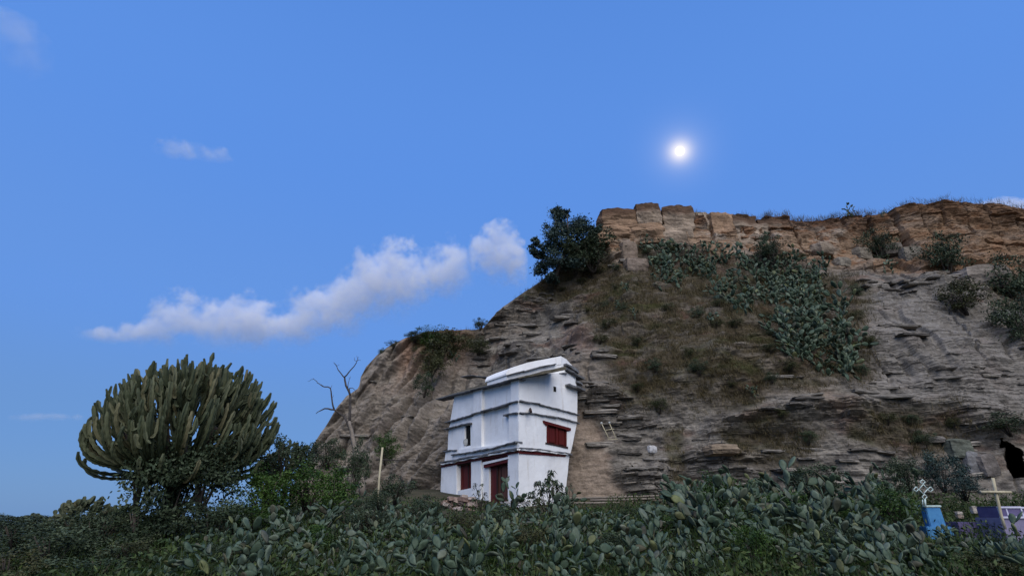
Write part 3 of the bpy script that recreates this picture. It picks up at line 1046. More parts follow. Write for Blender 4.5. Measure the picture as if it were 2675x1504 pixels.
# ------------------------------------------------------------------ prickly pears
def pad_mesh(name, L, W, Tk, seed):
    r = random.Random(seed)
    n = 12
    ring = []
    for k in range(n):
        a = 2 * math.pi * k / n
        x = math.sin(a)
        z = (1 - math.cos(a)) / 2
        wz = .42 + .58 * min(1, z * 1.7)
        ring.append((x * W / 2 * wz * (1 + r.uniform(-.07, .07)), z * L * (1 + r.uniform(-.02, .03))))
    vs, fs = [], []
    bend = r.uniform(-.06, .06)
    yb = lambda z: bend * (z / L) ** 2 * 2
    for x, z in ring:
        vs.append((x, yb(z), z))
    for s in (1, -1):
        for x, z in ring:
            vs.append((x * .62, s * Tk * .5 * .85 + yb(z), L * .5 + (z - L * .5) * .66))
        vs.append((0, s * Tk * .5 + yb(L * .55), L * .55))
    for si in range(2):
        o = n + si * (n + 1)
        for k in range(n):
            k2 = (k + 1) % n
            f1 = (k, k2, o + k2, o + k)
            f2 = (o + k, o + k2, o + n)
            if si:
                f1, f2 = f1[::-1], f2[::-1]
            fs += [f1, f2]
    me = bpy.data.meshes.new(name)
    me.from_pydata(vs, [], fs)
    for p in me.polygons:
        p.use_smooth = True
    bm = bmesh.new()
    bm.from_mesh(me)
    bmesh.ops.recalc_face_normals(bm, faces=bm.faces[:])
    bm.to_mesh(me)
    bm.free()
    me.materials.append(M['pad'])
    return me


PADS = [pad_mesh('pad', rnd.uniform(.36, .44), rnd.uniform(.20, .26), .045, 900 + i) for i in range(7)]


def pear_layout(seed, stems, depth, spread, want):
    r = random.Random(seed)
    out = []

    def grow(mat, lvl, sc_):
        mi = r.randrange(len(PADS))
        out.append((mi, mat @ Matrix.Scale(sc_, 4)))
        if lvl >= depth or len(out) > want * 1.2:
            return
        L, W = .40 * sc_, .25 * sc_
        k = r.choice([1, 2, 2, 2, 3] if lvl < 2 else [0, 1, 1, 2, 2])
        for c in range(k):
            ph = r.uniform(-1.25, 1.25)
            pos = Vector((math.sin(ph) * W * .46, 0, L * (.62 + .36 * math.cos(ph))))
            m2 = mat @ Matrix.Translation(pos) @ Matrix.Rotation(ph * .62, 4, 'Y') @ Matrix.Rotation(r.uniform(-.7, .7), 4, 'X') @ Matrix.Rotation(r.uniform(0, math.pi), 4, 'Z')
            up = (m2.to_3x3() @ Vector((0, 0, 1))).z
            if up < -.1:
                continue
            grow(m2, lvl + 1, sc_ * r.uniform(.82, 1.04))

    tries = 0
    while len(out) < want and tries < stems * 3:
        tries += 1
        a = r.uniform(0, 6.28)
        d = spread * math.sqrt(r.random())
        m0 = Matrix.Translation((math.cos(a) * d, math.sin(a) * d, -.06)) @ Matrix.Rotation(r.uniform(0, 6.28), 4, 'Z') @ Matrix.Rotation(r.uniform(-.4, .4), 4, 'X') @ Matrix.Rotation(r.uniform(-.35, .35), 4, 'Y')
        grow(m0, 0, r.uniform(.85, 1.15))
    return out


BIG = [pear_layout(1000 + i, 9, 4, .62, 25) for i in range(7)]
SML = [pear_layout(1100 + i, 5, 3, .35, 15) for i in range(5)]


def pear(loc, layout, scale, rz, label, group, tilt=None):
    o = empty('prickly_pear', loc, rz, scale)
    if tilt:
        o.rotation_euler = (tilt[0], tilt[1], rz)
    tag(o, label, 'cactus', group)
    for mi, mt in layout:
        pd = bpy.data.objects.new('pad', PADS[mi])
        C.objects.link(pd)
        pd.parent = o
        pd.matrix_local = mt
    return o


def pix(p):
    a, bq = proj(np.array([p[0]]), np.array([p[1]]), np.array([p[2]]))
    return float(a[0]), float(bq[0])


# thicket in the foreground: allowed where the photograph has cactus
THICKET = [(330, 1560), (420, 1430), (520, 1385), (700, 1345), (790, 1330), (850, 1290), (1010, 1275), (1120, 1300), (1180, 1345), (1330, 1345), (1440, 1320),
           (1500, 1345), (1700, 1330), (1760, 1270), (1830, 1228), (1960, 1232), (2080, 1200), (2200, 1185), (2330, 1215), (2330, 1330), (2400, 1385), (2480, 1400), (2675, 1405),
           (2760, 1440), (2760, 1700), (330, 1700)]
GAPS = [[(1900, 1440), (2000, 1350), (2060, 1420), (2040, 1600), (1900, 1600)], [(1180, 1330), (1260, 1330), (1280, 1400), (1150, 1400), (1120, 1340)],
        [(2490, 1470), (2700, 1430), (2700, 1600), (2500, 1600)], [(1780, 1330), (1930, 1340), (1930, 1380), (1800, 1380)]]
spots = []
rp = random.Random(21)
gt = np.random.default_rng(21)
NT = 30000
ty = gt.uniform(9.3, 22.5, NT)
tx = gt.uniform(-.9, 1.05, NT) * ty
tz = ground_z(tx, ty)
ts = gt.uniform(.48, .84, NT)
ts = np.where((ty > 13.5) & (tx > .30 * ty), ts * 1.45, ts)
ts = np.where((ty > 13) & (tx > -.3 * ty) & (tx < .16 * ty), np.minimum(ts, np.maximum(.3, (1.55 + .0216 * ty - tz) / 1.12)), ts)
ta, tb = proj(tx, ty, tz + .92 * ts)
ok = in_poly(ta, tb, THICKET)
for gpoly in GAPS:
    ok &= ~in_poly(ta, tb, gpoly)
ok &= ~((ty > 19.5) & (tx > -5) & (tx < 3.6))
for x, y, z, scl in zip(tx[ok], ty[ok], tz[ok], ts[ok]):
    dmin = .46 + .030 * y
    if any((x - s_[0]) ** 2 + (y - s_[1]) ** 2 < dmin * dmin for s_ in spots):
        continue
    spots.append((float(x), float(y), float(z), float(scl)))
    if len(spots) >= 285:
        break
COLS = [(600, 'below the candelabra tree'), (900, 'below the green bushes'), (1120, 'below the wooden post'), (1300, 'below the red door'), (1480, 'below the right church wall'),
        (1800, 'below the lying poles'), (2250, 'below the brown cliff ledges'), (2480, 'below the lattice cross'), (9999, 'below the yellow cross')]
ORD = ['leftmost', 'second from left', 'third from left', 'fourth from left', 'fifth from left', 'sixth from left', 'seventh from left', 'eighth from left', 'ninth from left', 'tenth from left',
       'eleventh from left', 'twelfth from left', 'thirteenth from left', 'fourteenth from left', 'fifteenth from left', 'sixteenth from left', 'seventeenth from left', 'eighteenth from left',
       'nineteenth from left', 'twentieth from left'] + [f'twenty-{w_} from left' for w_ in 'first second third fourth fifth sixth seventh eighth ninth'.split()] + ['thirtieth from left'] + [f'thirty-{w_} from left' for w_ in 'first second third fourth fifth sixth seventh eighth ninth'.split()]


def ordered(items, px_of, cell_of):
    cells = {}
    for it in items:
        cells.setdefault(cell_of(it), []).append(it)
    for c_, its in cells.items():
        its.sort(key=px_of)
        for k_, it in enumerate(its):
            yield it, c_, ORD[k_] if k_ < len(ORD) else 'one of the rightmost'


def cell(sp):
    x, y, z, scl = sp
    a, bq = pix((x, y, z + .6))
    row = 'front row' if y < 12 else ('middle rows' if y < 16 else 'back rows')
    return row, next(n_ for lim, n_ in COLS if a < lim)


for (x, y, z, scl), (row, col_), od in ordered(spots, lambda sp: sp[0] / sp[1], cell):
    lay_ = rp.choice(SML if scl < .5 else BIG)
    pear((x, y, z), lay_, scl, rp.uniform(0, 6.28), f'{od} of the prickly pears in the {row} {col_}', f'prickly pears in the {row} of the thicket')

# prickly pears on the cliff
CL1 = [(1690, 640), (1740, 625), (1800, 655), (1860, 645), (1930, 660), (1990, 690), (2080, 690), (2160, 715), (2130, 770), (2200, 850), (2215, 930), (2260, 960),
       (2250, 985), (2150, 975), (2080, 930), (2010, 900), (1950, 850), (1930, 800), (1860, 730), (1760, 770), (1730, 760), (1700, 700)]
cs = []
tries = 0
while tries < 4000 and len(cs) < 150:
    tries += 1
    a, bq = rp.uniform(1680, 2270), rp.uniform(615, 990)
    if not in_poly(np.array([a]), np.array([bq]), CL1)[0]:
        continue
    if float(pn(a * .011, bq * .014, 5.5)) < -.20 + .10 * (bq > 800):
        continue
    if any((a - s_[0]) ** 2 + (bq - s_[1]) ** 2 < (15 + 10 * ((a * 7.3 + bq * 3.1) % 1)) ** 2 for s_ in cs):
        continue
    cs.append((a, bq))
def ccell(ab):
    a, bq = ab
    if bq < 700:
        return 'upper left of the big cliff clump' if a < 1850 else 'upper right of the big cliff clump'
    if bq < 800:
        return 'lower left of the big cliff clump' if a < 1950 else 'middle of the big cliff clump'
    if bq < 870:
        return 'upper end of the cactus trail'
    return 'middle of the cactus trail' if bq < 930 else 'lower end of the cactus trail'


for (a, bq), c_, od in ordered(cs, lambda ab: ab[0], ccell):
    p, n = cliff_at(a, bq + 10)
    pear(p - Vector((0, -.05, .12)), rp.choice(BIG if rp.random() < .3 else SML), rp.uniform(.9, 1.3), rp.uniform(0, 6.28), f'{od} of the prickly pears in the {c_}',
         'prickly pears growing on the cliff', (rp.uniform(-.05, .25), rp.uniform(-.1, .1)))
LONE = [(1620, 795, .62, 'small pale prickly pear alone on the brown slope above the church roof'), (1652, 822, .6, 'small prickly pear on the brown slope right of its pale neighbour'),
        (1640, 745, .55, 'small prickly pear on the grey ledge below the orange boulder'), (1855, 830, .7, 'isolated prickly pear on the slope left of the lower cactus trail'),
        (2065, 880, .5, 'tiny prickly pear at the left edge of the lower cactus trail'), (1975, 1020, .55, 'small prickly pear on the ledge below the cactus trail'),
        (2215, 552, .9, 'sparse prickly pear standing against the sky on the cliff top'), (2305, 552, .45, 'tiny prickly pear on the cliff edge against the sky'),
        (2010, 640, 1.0, 'dark prickly pear growing in the cap rock crack above the big clump'), (1990, 625, .8, 'dark prickly pear on top of the cap rock crack'),
        (2320, 700, .9, 'prickly pear hanging under the pale blocks of the cap rock'), (2290, 670, .6, 'small prickly pear between the pale blocks of the cap rock'),
        (1425, 725, .5, 'small prickly pear on the skyline below the cliff-top tree'), (1370, 770, .35, 'tiny prickly pear on the left skyline of the main cliff'),
        (1185, 930, .6, 'prickly pear in the gully above the church roof'), (1810, 700, .6, 'small prickly pear at the lower rim of the big clump')]
for a, bq, scl, lab in LONE:
    p, n = cliff_at(a, bq + 14)
    pear(p - Vector((0, 0, .05)), rp.choice(SML), scl, rp.uniform(0, 6.28), lab, None)
# the big cactus in front of the church's right wall, on its own mound of pads
for (X, Y, scl, lab) in ((.55, 20.4, 1.0, 'tall prickly pear in front of the right white wall of the church'),
                         (1.75, 20.6, .85, 'prickly pear at the right foot of the white church wall'),
                         (-.55, 20.3, .35, 'small round prickly pear before the church door step')):
    pear((X, Y, float(ground_z(X, Y)) - .05), BIG[2] if scl > .7 else SML[0], scl, 1.3 * X, lab, None)

# ------------------------------------------------------------------ shrubs and trees of leaves
def leaf_cloud(name, seed, n, rx, ry, rz, leaf, clumps, csize, mat, hole=.0, aspect=.5, zmin=None):
    g = np.random.default_rng(seed)
    d = g.normal(size=(clumps, 3))
    d /= np.linalg.norm(d, axis=1, keepdims=True)
    rr = g.random((clumps, 1)) ** .45
    cen = d * rr * np.array((rx, ry, rz))
    if zmin is not None:
        cen[:, 2] = np.maximum(cen[:, 2], zmin)
    w = .6 + .8 * g.random(clumps)
    idx = g.integers(0, clumps, n)
    off = g.normal(size=(n, 3))
    off /= np.maximum(np.linalg.norm(off, axis=1, keepdims=True), 1e-6)
    off *= (g.random((n, 1)) ** .5) * csize * w[idx][:, None]
    off[:, 2] *= .8
    c = cen[idx] + off
    return leaf_quads(name, c, leaf, aspect, g, mat, np.clip(.5 + .25 * g.normal(size=clumps), 0, 1)[idx])


def leaf_quads(name, c, leaf, aspect, g, mat, val=None, upright=0.0):
    n = len(c)
    a = g.normal(size=(n, 3))
    a[:, 2] += upright
    a /= np.linalg.norm(a, axis=1, keepdims=True)
    bq = np.cross(a, g.normal(size=(n, 3)))
    bq /= np.maximum(np.linalg.norm(bq, axis=1, keepdims=True), 1e-6)
    s = leaf * (.6 + .8 * g.random((n, 1)))
    v = np.stack([c - a * s * .5, c + bq * s * aspect * .5 - a * s * .05, c + a * s * .5, c - bq * s * aspect * .5 - a * s * .05], 1).reshape(-1, 3)
    f = np.arange(n * 4).reshape(n, 4)
    vv = np.clip((g.random(n) if val is None else val) + .22 * g.normal(size=n), 0, 1)
    me = np_mesh(name, v, f, False, {'v': ('FLOAT', np.repeat(vv, 4))})
    me.materials.append(mat)
    return me


FOL = {}
for key, mat in (('dark', 'leaf_dark'), ('green', 'leaf_green'), ('blue', 'leaf_blue'), ('olive', 'leaf_olive')):
    FOL[key] = [leaf_cloud('foliage', 2000 + 10 * i + len(key), 3600, 1, 1, .85, .085, 42, .30, M[mat], zmin=-.75) for i in range(3)]
STEM = []
for s_ in range(2):
    r = random.Random(70 + s_)
    bm = bmesh.new()
    pts = []
    for kk in range(9):
        a = r.uniform(0, 6.28)
        e = Vector((math.cos(a) * r.uniform(.2, .7), math.sin(a) * r.uniform(.2, .7), r.uniform(-.2, .6)))
        st = Vector((math.cos(a) * .05, math.sin(a) * .05, -1.05))
        tm = tube_mesh('stem', [st, st.lerp(e, .5) + Vector((0, 0, .12)), e], [.035, .022, .008], 5)
        bm.from_mesh(tm)
        bpy.data.meshes.remove(tm)
    me = bpy.data.meshes.new('stem')
    bm.to_mesh(me)
    bm.free()
    me.materials.append(M['bark'])
    STEM.append(me)


def shrub(loc, sx, sy, sz, kind, label, group=None, cat='shrub', name='shrub', rz=None):
    """loc is the middle of the foliage"""
    o = empty(name, (loc[0], loc[1], loc[2] - sz))
    tag(o, label, cat, group)
    f = bpy.data.objects.new('foliage', rnd.choice(FOL[kind]))
    s = bpy.data.objects.new('stem', rnd.choice(STEM))
    for q_ in (f, s):
        C.objects.link(q_)
        q_.parent = o
        q_.location = (0, 0, sz)
        q_.scale = (sx, sy, sz)
        q_.rotation_euler = (0, 0, rnd.uniform(0, 6.28) if sx == sy else rnd.uniform(-.2, .2))
    return o


def shrub_px(px0, py0, w, h, Y, kind, label, group=None, deep=None):
    """foliage centred on a picture point, half width and half height in pixels"""
    d = ray(px0, py0)
    if Y > 26 and py0 > 630 and px0 > 1490:
        p, n = cliff_at(px0, py0 + h * .4)
        Y = p.y
        k = Y / d.y / F
        p = P(px0, py0, Y - .35 * w * k)
    else:
        p = P(px0, py0, Y)
        k = Y / d.y / F
    return shrub(p, w * k, (deep or w * k), h * k * 1.08, kind, label, group)


SH = [(465, 1270, 135, 135, 15.4, 'dark', 'big dark leafy shrub round the trunk of the candelabra tree'),
      (385, 1225, 90, 85, 15.2, 'dark', 'dark shrub under the left side of the candelabra crown'),
      (545, 1225, 100, 95, 15.1, 'dark', 'dark shrub under the right side of the candelabra crown'),
      (380, 1380, 110, 80, 14.5, 'dark', 'dark low shrub in front of the candelabra tree trunk'),
      (560, 1370, 110, 70, 14.4, 'dark', 'dark bushy shrub right of the candelabra tree foot'),
      (700, 1275, 95, 66, 16.0, 'green', 'bright green bush right of the candelabra tree'),
      (810, 1258, 95, 62, 16.8, 'green', 'deep green bush below the pale spine-pad cactus left of the post'),
      (880, 1285, 70, 50, 16.4, 'green', 'green bush just left of the pale wooden post'),
      (660, 1350, 80, 40, 15.0, 'green', 'green low bush at the edge of the cactus thicket'),
      (250, 1390, 90, 60, 14.0, 'dark', 'dark blurred bush left of the candelabra tree foot'),
      (40, 1368, 90, 26, 15.0, 'dark', 'low dark bush on the left skyline below the tiny euphorbia'),
      (-30, 1370, 80, 30, 15.5, 'dark', 'dark bush cut off by the left edge on the skyline'),
      (150, 1430, 110, 60, 12.5, 'dark', 'dark bush in the bottom left corner beside the thicket'),
      (60, 1400, 100, 50, 13.5, 'dark', 'dark bush on the left edge of the picture'),
      (30, 1480, 110, 50, 11.0, 'olive', 'olive bush in the very bottom left corner'),
      (260, 1480, 120, 45, 11.2, 'dark', 'dark bush along the bottom edge left of the cacti'),
      (350, 1440, 80, 40, 11.8, 'olive', 'olive scrub in front of the dark shrubs at the left'),
      (740, 1195, 80, 62, 17.5, 'dark', 'dark shrub between the candelabra tree and the left cliff'),
      (930, 1215, 40, 70, 19.5, 'dark', 'dark shrub climbing the foot of the left cliff behind the bare tree'),
      (1010, 1165, 38, 42, 27.0, 'green', 'green shrub in the hollow of the left cliff'),
      (1035, 1275, 55, 35, 19.0, 'dark', 'dark shrub right of the pale wooden post'),
      (1120, 1330, 55, 35, 17.5, 'dark', 'dark shrub below the left corner of the church'),
      (1215, 1365, 60, 28, 16.5, 'olive', 'olive scrub below the heap of stones at the church'),
      (1290, 1350, 50, 25, 18.0, 'dark', 'dark scrub in front of the church door'),
      (1560, 1345, 60, 22, 19.0, 'green', 'green low bush below the lying poles'),
      (1640, 1345, 50, 22, 18.5, 'dark', 'dark low bush below the right end of the lying poles'),
      (1860, 1330, 80, 40, 16.5, 'green', 'green bush inside the cactus thicket right of the church'),
      (1970, 1430, 60, 60, 12.0, 'green', 'bright green bush in the gap of the front cactus row'),
      (1950, 1380, 70, 40, 14.0, 'green', 'green bush behind the gap of the front cactus row'),
      (2050, 1320, 60, 40, 16.5, 'green', 'green bush in the right part of the thicket'),
      (2330, 1310, 60, 50, 14.8, 'green', 'dark green bush left of the lattice cross'),
      (2360, 1240, 50, 50, 17.5, 'dark', 'black-green shrub behind the lattice cross'),
      (2450, 1225, 60, 50, 19.0, 'blue', 'blue-green bush between the lattice cross and the cave doorway'),
      (2510, 1265, 50, 35, 18.0, 'blue', 'blue-green shrub left of the yellow wooden cross'),
      (2600, 1470, 80, 30, 10.5, 'olive', 'olive scrub in the bottom right corner'),
      (1290, 1440, 60, 30, 12.0, 'green', 'small green bush between the front cacti below the church'),
      (1480, 1455, 60, 28, 11.5, 'green', 'green weeds bush low among the front cacti'),
      (985, 1305, 46, 30, 17.0, 'dark', 'dark bush hiding the foot of the wooden post'),
      (820, 1400, 60, 32, 13.5, 'green', 'dark green bush among the cacti below the deep green bush'),
      (960, 1350, 60, 32, 15.2, 'dark', 'dark bush among the cacti below the wooden post'),
      (1100, 1420, 60, 34, 12.8, 'green', 'green bush among the cacti below the heap of stones'),
      (1380, 1400, 56, 30, 13.4, 'olive', 'olive bush among the cacti below the church corner'),
      (1620, 1420, 60, 32, 12.6, 'dark', 'dark bush among the cacti below the ladder'),
      (1720, 1370, 60, 30, 14.6, 'green', 'green bush among the cacti below the pale white stone'),
      (1800, 1470, 60, 36, 10.9, 'dark', 'dark bush low in the front row left of the green gap bush'),
      (2180, 1400, 60, 34, 12.8, 'dark', 'dark bush among the cacti left of the blue headstone'),
      (2230, 1330, 50, 36, 15.2, 'green', 'green bush behind the cacti left of the lattice cross'),
      (2400, 1460, 60, 34, 11.2, 'green', 'dark green bush below the blue headstone'),
      (600, 1450, 70, 34, 11.6, 'dark', 'dark bush in the front row below the candelabra tree'),
      (1220, 1475, 56, 28, 10.8, 'dark', 'dark bush at the bottom edge below the church door'),
      (1545, 655, 84, 54, 33.2, 'dark', 'wide dark bush on the cliff right of the cliff-top tree'),
      (1500, 680, 50, 40, 33.2, 'dark', 'dark bush at the foot of the cliff-top tree'),
      (2010, 650, 40, 42, 32.8, 'dark', 'dark shrub in the notch of the cap rock'),
      (2290, 640, 46, 50, 32.6, 'dark', 'dark shrub in the recess of the cap rock above the pale blocks'),
      (2455, 670, 62, 66, 32.6, 'dark', 'dark green shrub climbing the cap rock at the right'),
      (2480, 625, 24, 20, 33.2, 'dark', 'small round shrub on the cap rock at the right'),
      (2640, 740, 70, 78, 31.5, 'dark', 'dark bush at the right edge below the cap rock'),
      (2655, 840, 62, 74, 30.5, 'dark', 'dark bush at the right edge above the grey rock slope'),
      (2510, 775, 66, 44, 31.0, 'olive', 'olive bush below the big rounded boulder'),
      (1125, 880, 48, 30, 34.0, 'green', 'bright green bush on top of the left cliff'),
      (1085, 878, 30, 16, 34.0, 'dark', 'dark low bush on the skyline of the left cliff'),
      (1175, 905, 70, 44, 33.5, 'olive', 'olive scrub in the dip between both cliffs'),
      (1130, 945, 46, 36, 32.0, 'olive', 'olive scrub hanging in the gully below the dip of the cliffs'),
      (1110, 1000, 30, 34, 31.0, 'dark', 'dark scrub low in the gully left above the church roof'),
      (860, 1180, 46, 40, 27.0, 'dark', 'dark shrub at the left foot of the left cliff'),
      (1250, 900, 40, 26, 33.0, 'olive', 'olive scrub on the step between the left cliff and the main cliff'),
      (2130, 1250, 70, 44, 17.5, 'dark', 'dark bush crowning the cactus stand left of the lattice cross'),
      (1880, 1270, 66, 40, 18.0, 'green', 'green bush at the back of the cacti below the flat brown boulder'),
      (1255, 846, 20, 17, 34.3, 'dark', 'small round bush on the skyline between both cliffs'),
      (1002, 922, 16, 14, 34.0, 'dark', 'small dark bush overhanging the left cliff edge'),
      (1030, 900, 24, 10, 34.0, 'dark', 'thin dark bush on the left cliff edge'),
      (1530, 600, 14, 12, 34.0, 'dark', 'tiny dark shrub left of the cap rock blocks'),
      (2630, 1105, 60, 30, 27, 'dark', 'dark overhanging shrub above the cave doorway')]
for a in SH:
    shrub_px(*a)

# low scrub tufts on the brown slope
tuft = []
gq = np.random.default_rng(808)
wq = (soil0 * (~dm) * (px < 2680)).ravel() * np.gradient(ZZ, axis=0).ravel() * np.gradient(XX, axis=1).ravel()
for q_ in gq.choice(len(wq), 400, p=wq / wq.sum(), replace=False):
    a, bq = float(px.ravel()[q_]), float(py.ravel()[q_])
    if all((a - t_[0]) ** 2 + (bq - t_[1]) ** 2 > 44 ** 2 for t_ in tuft) and len(tuft) < 64:
        tuft.append((a, bq, int(q_)))
for (a, bq, q_), c_, od in ordered(tuft, lambda t_: t_[0], lambda t_: ('upper' if t_[1] < 800 else ('middle' if t_[1] < 950 else 'lower')) + (' left' if t_[0] < 1850 else ' right')):
    w_ = float(gq.uniform(.28, .6))
    shrub((CX.ravel()[q_], CY.ravel()[q_] - .1, CZ.ravel()[q_] + .12), w_, w_ * .8, w_ * float(gq.uniform(.5, .8)), ('olive', 'olive', 'dark')[int(gq.integers(0, 3))],
          f'{od} of the scrub tufts on the {c_} brown slope', 'scrub tufts on the brown cliff slope')

# cliff-top tree
tr = empty('tree', P(1445, 715, 33.6))
tag(tr, 'dark blue-green tree leaning out from the cliff edge against the sky', 'tree')
tl = tr.location.copy()
crown = [(1480, 575, 46, 34), (1520, 590, 34, 34), (1450, 600, 30, 24), (1440, 640, 40, 24), (1400, 655, 24, 14), (1500, 640, 50, 30), (1545, 610, 22, 18), (1425, 690, 34, 26),
         (1470, 680, 50, 28), (1440, 720, 24, 16), (1400, 630, 14, 10), (1560, 600, 14, 10), (1465, 555, 22, 14), (1410, 672, 20, 10)]
cs3, vv3 = [], []
g = np.random.default_rng(55)
for (a, bq, w, h) in crown:
    kk = 33.6 / ray(a, bq).y / F
    c = np.array(P(a, bq, 33.6 + g.uniform(-.6, .6))[:])
    sub = g.normal(size=(9, 3))
    sub /= np.linalg.norm(sub, axis=1, keepdims=True)
    sub = c + sub * (g.random((9, 1)) ** .5) * np.array((w * kk, w * kk, h * kk))
    for s3 in sub:
        n = int(5.5 * w)
        o3 = g.normal(size=(n, 3)) * np.array((w, w, h)) * kk * .20
        cs3.append(s3 + o3)
        vv3.append(np.full(n, np.clip(g.normal(.5, .25), 0, 1)))
cs3 = np.concatenate(cs3) - np.array(tl[:])
link('crown', leaf_quads('crown', cs3, .17, .45, g, M['leaf_blue'], np.concatenate(vv3)), None, tr)
link('trunk', tube_mesh('trunk', [Vector((0, 0, -.6)), P(1470, 680, 33.6) - tl, P(1484, 620, 33.6) - tl, P(1482, 560, 33.6) - tl], [.16, .12, .08, .03], 7), M['bark'], tr)
for pts in ([(1478, 650), (1440, 625), (1405, 640)], [(1480, 660), (1510, 620), (1530, 585)], [(1470, 680), (1430, 690), (1400, 668)], [(1484, 620), (1455, 590), (1448, 570)], [(1470, 690), (1510, 650), (1548, 612)]):
    link('limb', tube_mesh('limb', [P(a, bq, 33.5) - tl for a, bq in pts], [.07, .045, .015], 6), M['bark'], tr)

# leafy plant before the right church wall: drooping long leaves on stems
def long_leaf_plant(loc, heads, label, leafL, name='leafy_plant', mat='leaf_dark', nper=46):
    o = empty(name, loc)
    tag(o, label, 'plant')
    lo = Vector(loc)
    for i, hp in enumerate(heads):
        hp = Vector(hp)
        mid = lo.lerp(hp, .5) + Vector((rnd.uniform(-.06, .06), 0, .05))
        link('stem', tube_mesh('stem', [Vector((0, 0, -.1)), mid - lo, hp - lo], [.022, .016, .006], 5), M['bark'], o)
        g = np.random.default_rng(600 + i)
        v, f = [], []
        for k in range(nper):
            a = g.uniform(0, 6.28)
            dn = Vector((math.cos(a), math.sin(a), 0))
            b0 = hp - lo - Vector((0, 0, abs(g.normal()) * .16))
            L = leafL * g.uniform(.6, 1.2)
            up = g.uniform(-.1, .9)
            sd = Vector((-dn.y, dn.x, g.uniform(-.4, .4))) * L * .14
            pA = b0 + dn * L * .5 + Vector((0, 0, L * .35 * up))
            pB = b0 + dn * L * .95 + Vector((0, 0, L * (.2 * up - .45)))
            n0 = len(v)
            v += [b0, pA + sd, pB, pA - sd]
            f.append((n0, n0 + 1, n0 + 2, n0 + 3))
        me = np_mesh('leaves', np.array([x[:] for x in v]), np.array(f), False, {'v': ('FLOAT', np.repeat(g.random(nper), 4))})
        me.materials.append(M[mat])
        link('leaves', me, None, o)
    return o


Yp = 20.2
b0 = P(1435, 1330, Yp)
long_leaf_plant((b0.x, b0.y, float(ground_z(b0.x, b0.y))), [P(a, bq, Yp + rnd.uniform(-.3, .3)) for a, bq in
                ((1439, 1230), (1432, 1250), (1450, 1255), (1405, 1258), (1415, 1275), (1460, 1270), (1388, 1285), (1470, 1285), (1402, 1300), (1440, 1280), (1425, 1262))],
                'tall dark leafy plant with drooping leaves in front of the right church wall', .23)
b0 = P(1255, 1345, 20.8)
long_leaf_plant((b0.x, b0.y, float(ground_z(b0.x, b0.y))), [P(a, bq, 20.8 + rnd.uniform(-.2, .2)) for a, bq in
                ((1240, 1262), (1258, 1264), (1250, 1280), (1268, 1285), (1238, 1290), (1262, 1300), (1278, 1305), (1246, 1308))],
                'wispy dark plant in front of the pillar beside the church door', .13, nper=26)
b0 = P(1478, 1330, 20.9)
long_leaf_plant((b0.x, b0.y, float(ground_z(b0.x, b0.y))), [P(a, bq, 20.9 + rnd.uniform(-.2, .2)) for a, bq in
                ((1468, 1262), (1480, 1290), (1492, 1262), (1472, 1300), (1500, 1275))],
                'thin twiggy plant at the right edge of the white wall', .11, nper=16)

# ------------------------------------------------------------------ candelabra trees
def spurge_branch(name, pts, r0, seed, ribs=4, seg_n=12):
    """ribbed, jointed succulent branch along a bezier of four points"""
    r = random.Random(seed)
    A, B_, C_, D_ = [Vector(p) for p in pts]
    L = (A - B_).length + (B_ - C_).length + (C_ - D_).length
    n = seg_n
    sides = ribs * 2
    vs, fs = [], []
    tw = r.uniform(0, 1.5)
    ph = r.uniform(0, 6)
    prevu = None
    for i in range(n + 1):
        u = i / n
        p = A * (1 - u) ** 3 + B_ * 3 * u * (1 - u) ** 2 + C_ * 3 * u * u * (1 - u) + D_ * u ** 3
        d = ((B_ - A) * (1 - u) ** 2 + (C_ - B_) * 2 * u * (1 - u) + (D_ - C_) * u * u).normalized()
        if prevu is None:
            w = d.cross(Vector((.3, .2, .1)))
        else:
            w = prevu - d * prevu.dot(d)
        w.normalize()
        prevu = w
        x = d.cross(w)
        env = min(1, .6 + u * 1.6) * (1 if u < .93 else (.92 if u < .99 else .5))
        joint = 1 + .24 * math.sin(L / .24 * u * 6.28 + ph)
        for k in range(sides):
            a = tw + k * 2 * math.pi / sides
            rr = r0 * env * ((1.12 * joint) if k % 2 == 0 else .52)
            vs.append(p + (w * math.cos(a) + x * math.sin(a)) * rr)
    for i in range(n):
        for k in range(sides):
            fs.append((i * sides + k, i * sides + (k + 1) % sides, (i + 1) * sides + (k + 1) % sides, (i + 1) * sides + k))
    fs.append(tuple(n * sides + k for k in range(sides)))
    me = bpy.data.meshes.new(name)
    me.from_pydata(vs, [], fs)
    me.materials.append(M['spurge'])
    return me


